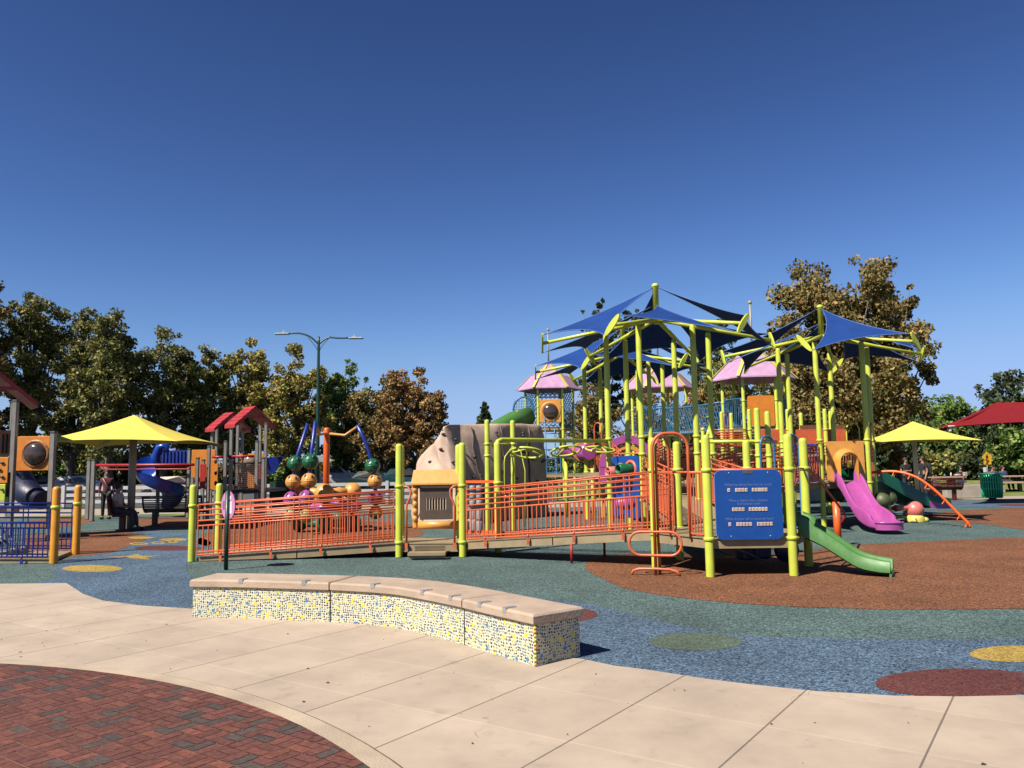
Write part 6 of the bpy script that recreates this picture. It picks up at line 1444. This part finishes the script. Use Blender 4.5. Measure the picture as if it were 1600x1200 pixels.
def tree(name, label, x, y, h, w_, seed, pal='olive', n=9000, base=.14, size=.24, lobes=7, group=None, shape='plane', trunk=True):
    rg = np.random.default_rng(seed); t_ = thing(name, label, 'tree' if h > 3 else 'shrub', (x, y, 0), group)
    cen = []; rad = []
    zb = h*base
    if shape == 'cone':
        for i in range(90):
            f = rg.random()**.8; z = zb+(h-zb)*f; r_ = w_/2*(1-f)+.05; a = rg.random()*6.28; q_ = r_*(.4+.6*rg.random()); cen.append((math.cos(a)*q_, math.sin(a)*q_, z)); rad.append(.16*w_*(1-f*.7)+.05)
    else:
        L_ = []
        for i in range(lobes):
            a = 2*math.pi*i/lobes+rg.random(); r_ = w_*.27*(.5+.6*rg.random()) if i else 0; ht = h*((1 if i == 0 else rg.uniform(.74, .97)) if lobes < 12 else rg.uniform(.84, .98)); lw = w_*(rg.uniform(.17, .25) if lobes < 12 or i else .26)
            z0 = zb+rg.uniform(0, .12)*h; L_.append((r_*math.cos(a), r_*math.sin(a), (ht+z0)/2, lw, (ht-z0)/2))
        for lx, ly, lz, lw, lh in L_:
            for i in range(22):
                d = rg.normal(size=3); d /= np.linalg.norm(d); q_ = .6+.38*rg.random(); s_ = 1-.25*max(0, d[2])
                cen.append((lx+d[0]*lw*q_*s_, ly+d[1]*lw*q_*s_, lz+d[2]*lh*q_)); rad.append(rg.uniform(.055, .10)*w_)
        for i in range(16):   # stray sprays
            lx, ly, lz, lw, lh = L_[rg.integers(len(L_))]; d = rg.normal(size=3); d[2] = abs(d[2])*.7; d /= np.linalg.norm(d); cen.append((lx+d[0]*lw*.98, ly+d[1]*lw*.98, lz+d[2]*lh*.98)); rad.append(.04*w_)
    cols, wt = PAL[pal]; v, cc = leaves(cen, rad, n, size, rg, cols, wt); v[:, 2] = np.maximum(v[:, 2], .05)
    me = bpy.data.meshes.new('crown'); nf = len(v)//4
    me.vertices.add(len(v)); me.vertices.foreach_set('co', v.astype('f').ravel()); me.loops.add(nf*4); me.loops.foreach_set('vertex_index', np.arange(nf*4, dtype='i'))
    me.polygons.add(nf); me.polygons.foreach_set('loop_start', np.arange(0, nf*4, 4, dtype='i')); me.polygons.foreach_set('loop_total', np.full(nf, 4, 'i')); me.update(calc_edges=True)
    set_tone(me, cc); me.materials.append(LEAF); o = bpy.data.objects.new('crown', me); sc.collection.objects.link(o); o.parent = t_
    if trunk:
        tr = max(.06, h*.018); mb_ = MB(); mb_.tube([(x, y, 0), (x+.05, y, h*.12), (x, y+.05, h*.4), (x, y, h*.8)], [tr*1.3, tr, tr*.7, tr*.2], 9)
        for i in range(0, len(cen), max(1, len(cen)//26)):
            c_ = cen[i]; z0 = min(c_[2]*.6, h*.7); mb_.tube([(x, y, max(h*.1, z0*.8)), (x+c_[0]*.55, y+c_[1]*.55, (z0*.8+c_[2])/2+.1), (x+c_[0], y+c_[1], c_[2])], [tr*.4, tr*.22, tr*.07], 5)
        mb_.build('trunk', BARK, t_)
    return t_
G1 = 'plane trees behind the playground'
for i, (px_, top_, D, w_, pal, sd_, lab) in enumerate([
        (-18, 428, 50, 5.6, 'brownolive', 1, 'leftmost plane tree, cropped by the frame and tallest of the left row'),
        (58, 447, 53, 6.0, 'olive', 2, 'second plane tree from the left, airy crown with sky gaps above the bubble panel'),
        (120, 500, 60, 5.6, 'olive', 22, 'lower olive plane tree filling in left of the yellow umbrella tip'),
        (178, 485, 52, 5.8, 'olive', 3, 'dense olive plane tree rising straight above the left yellow umbrella'),
        (262, 530, 56, 6.2, 'olive', 4, 'broad dark plane tree just right of the left umbrella peak'),
        (326, 556, 58, 5.4, 'olive', 5, 'dark plane tree behind the red playhouse roofs'),
        (392, 541, 60, 5.2, 'yellowish', 6, 'yellow-green plane tree right of the red playhouse roofs'),
        (468, 560, 58, 5.6, 'yellowish', 7, 'yellow-green plane tree just left of the street lamp pole'),
        (540, 577, 62, 5.6, 'green', 8, 'greyish green plane tree just right of the street lamp pole'),
        (602, 600, 60, 6.2, 'brownolive', 9, 'dull brown plane tree behind the right arm of the sphere spinner'),
        (652, 582, 56, 5.2, 'brown', 10, 'rust brown tree standing out left of the climbing rock')]):
    q = pd(px_, top_, D); tree('plane_tree', lab, q.x, D, q.z*1.11, w_*1.15, sd_, pal, n=20000, group=G1, size=.185, base=.1)
G2 = 'plane trees behind the canopies'
for px_, top_, D, w_, pal, sd_, n, lab, lb in [
        (1305, 396, 42, 7.8, 'brownolive', 31, 56000, 'very large browning plane tree towering over the right blue canopy', 15),
        (1385, 432, 44, 4.2, 'brownolive', 32, 19000, 'browning tree joined to the right side of the tallest tree', 6),
        (1222, 480, 43, 4.2, 'brownolive', 33, 19000, 'browning tree joined to the left side of the tallest tree', 6),
        (1150, 540, 60, 5.2, 'olive', 34, 9000, 'dark tree glimpsed between the two blue canopies', 6),
        (1085, 590, 64, 5.8, 'brown', 35, 9000, 'brown tree seen between lime posts above the blue mesh bridge', 6),
        (1010, 600, 62, 5.6, 'brownolive', 36, 9000, 'browning tree behind the far middle pink roof', 6),
        (930, 590, 56, 5.4, 'brownolive', 37, 10000, 'browning tree just right of the far left pink roof', 6)]:
    q = pd(px_, top_, D); tree('plane_tree', lab, q.x, D, q.z*1.03, w_*1.1, sd_, pal, n=n, group=G2, size=.175, base=.08, lobes=lb)
for px_, top_, D, w_, pal, sd_, n, lab in [
        (1480, 608, 75, 10, 'green', 41, 12000, 'bright green rounded tree behind the right yellow umbrella'),
        (1425, 640, 72, 8, 'green', 42, 8000, 'green tree low between the tallest tree and the bright green one'),
        (1590, 572, 62, 8.5, 'dark', 43, 12000, 'dark tree at the right edge above the red canopy'),
        (1545, 640, 74, 9, 'green', 44, 9000, 'green tree peeking between the red canopy and the lawn'),
        (1620, 650, 60, 8, 'green', 45, 8000, 'lower green tree cropped by the right edge under the red canopy'),
        (1380, 660, 66, 7, 'dark', 46, 8000, 'dark shaded tree just right of the right canopy posts'),
        (790, 655, 80, 3.2, 'green', 47, 2500, 'small green treetop over the climbing rock')]:
    q = pd(px_, top_, D); tree('leafy_tree', lab, q.x, D, q.z, w_, sd_, pal, n=n, size=.3, base=.06, lobes=8, group='green trees beyond the lawn' if px_ > 1300 else None)
for px_, top_, D, w_, sd_, lab in [(935, 459, 90, 5.5, 51, 'tall wispy dark tree left of the middle canopy mast'), (988, 473, 92, 6.5, 52, 'wispy dark tree close behind the middle canopy mast'), (1118, 500, 95, 9, 54, 'dark tree behind the right arms of the middle canopy')]:
    q = pd(px_, top_, D); tree('tall_tree', lab, q.x, D, q.z*1.02, w_, sd_, 'dark', n=9000, size=.32, base=.25, lobes=5)
q = pd(757, 630, 95); tree('conifer', 'small distant conifer above the climbing rock', q.x, 95, q.z, 4.5, 53, 'dark', n=5000, size=.35, shape='cone', base=.2)
for i, (px_, top_, D, w_) in enumerate([(70, 705, 64, 7), (150, 690, 68, 8), (215, 702, 66, 6), (265, 715, 64, 5), (330, 720, 66, 6), (400, 712, 68, 7), (465, 712, 66, 6), (530, 715, 70, 6), (590, 712, 68, 6), (650, 715, 66, 6), (-10, 700, 60, 7), (1350, 690, 70, 7), (1415, 700, 72, 7), (1475, 702, 68, 7), (1530, 705, 66, 7), (1590, 700, 64, 7), (1290, 690, 66, 7), (1220, 680, 66, 7), (1150, 670, 68, 7), (1080, 670, 68, 7), (1010, 670, 68, 7), (940, 680, 66, 7), (880, 700, 66, 5)]):
    q = pd(px_, top_, D); side = 'left' if px_ < 800 else 'right'
    tree('shrub', 'dense bushy shrub in the hedge line behind the playground', q.x, D, max(1.9, q.z), w_, 100+i, ('green', 'olive', 'dark')[i % 3], n=4200, size=.28, base=.0, lobes=6, group='hedge shrubs along the park edge', trunk=False)
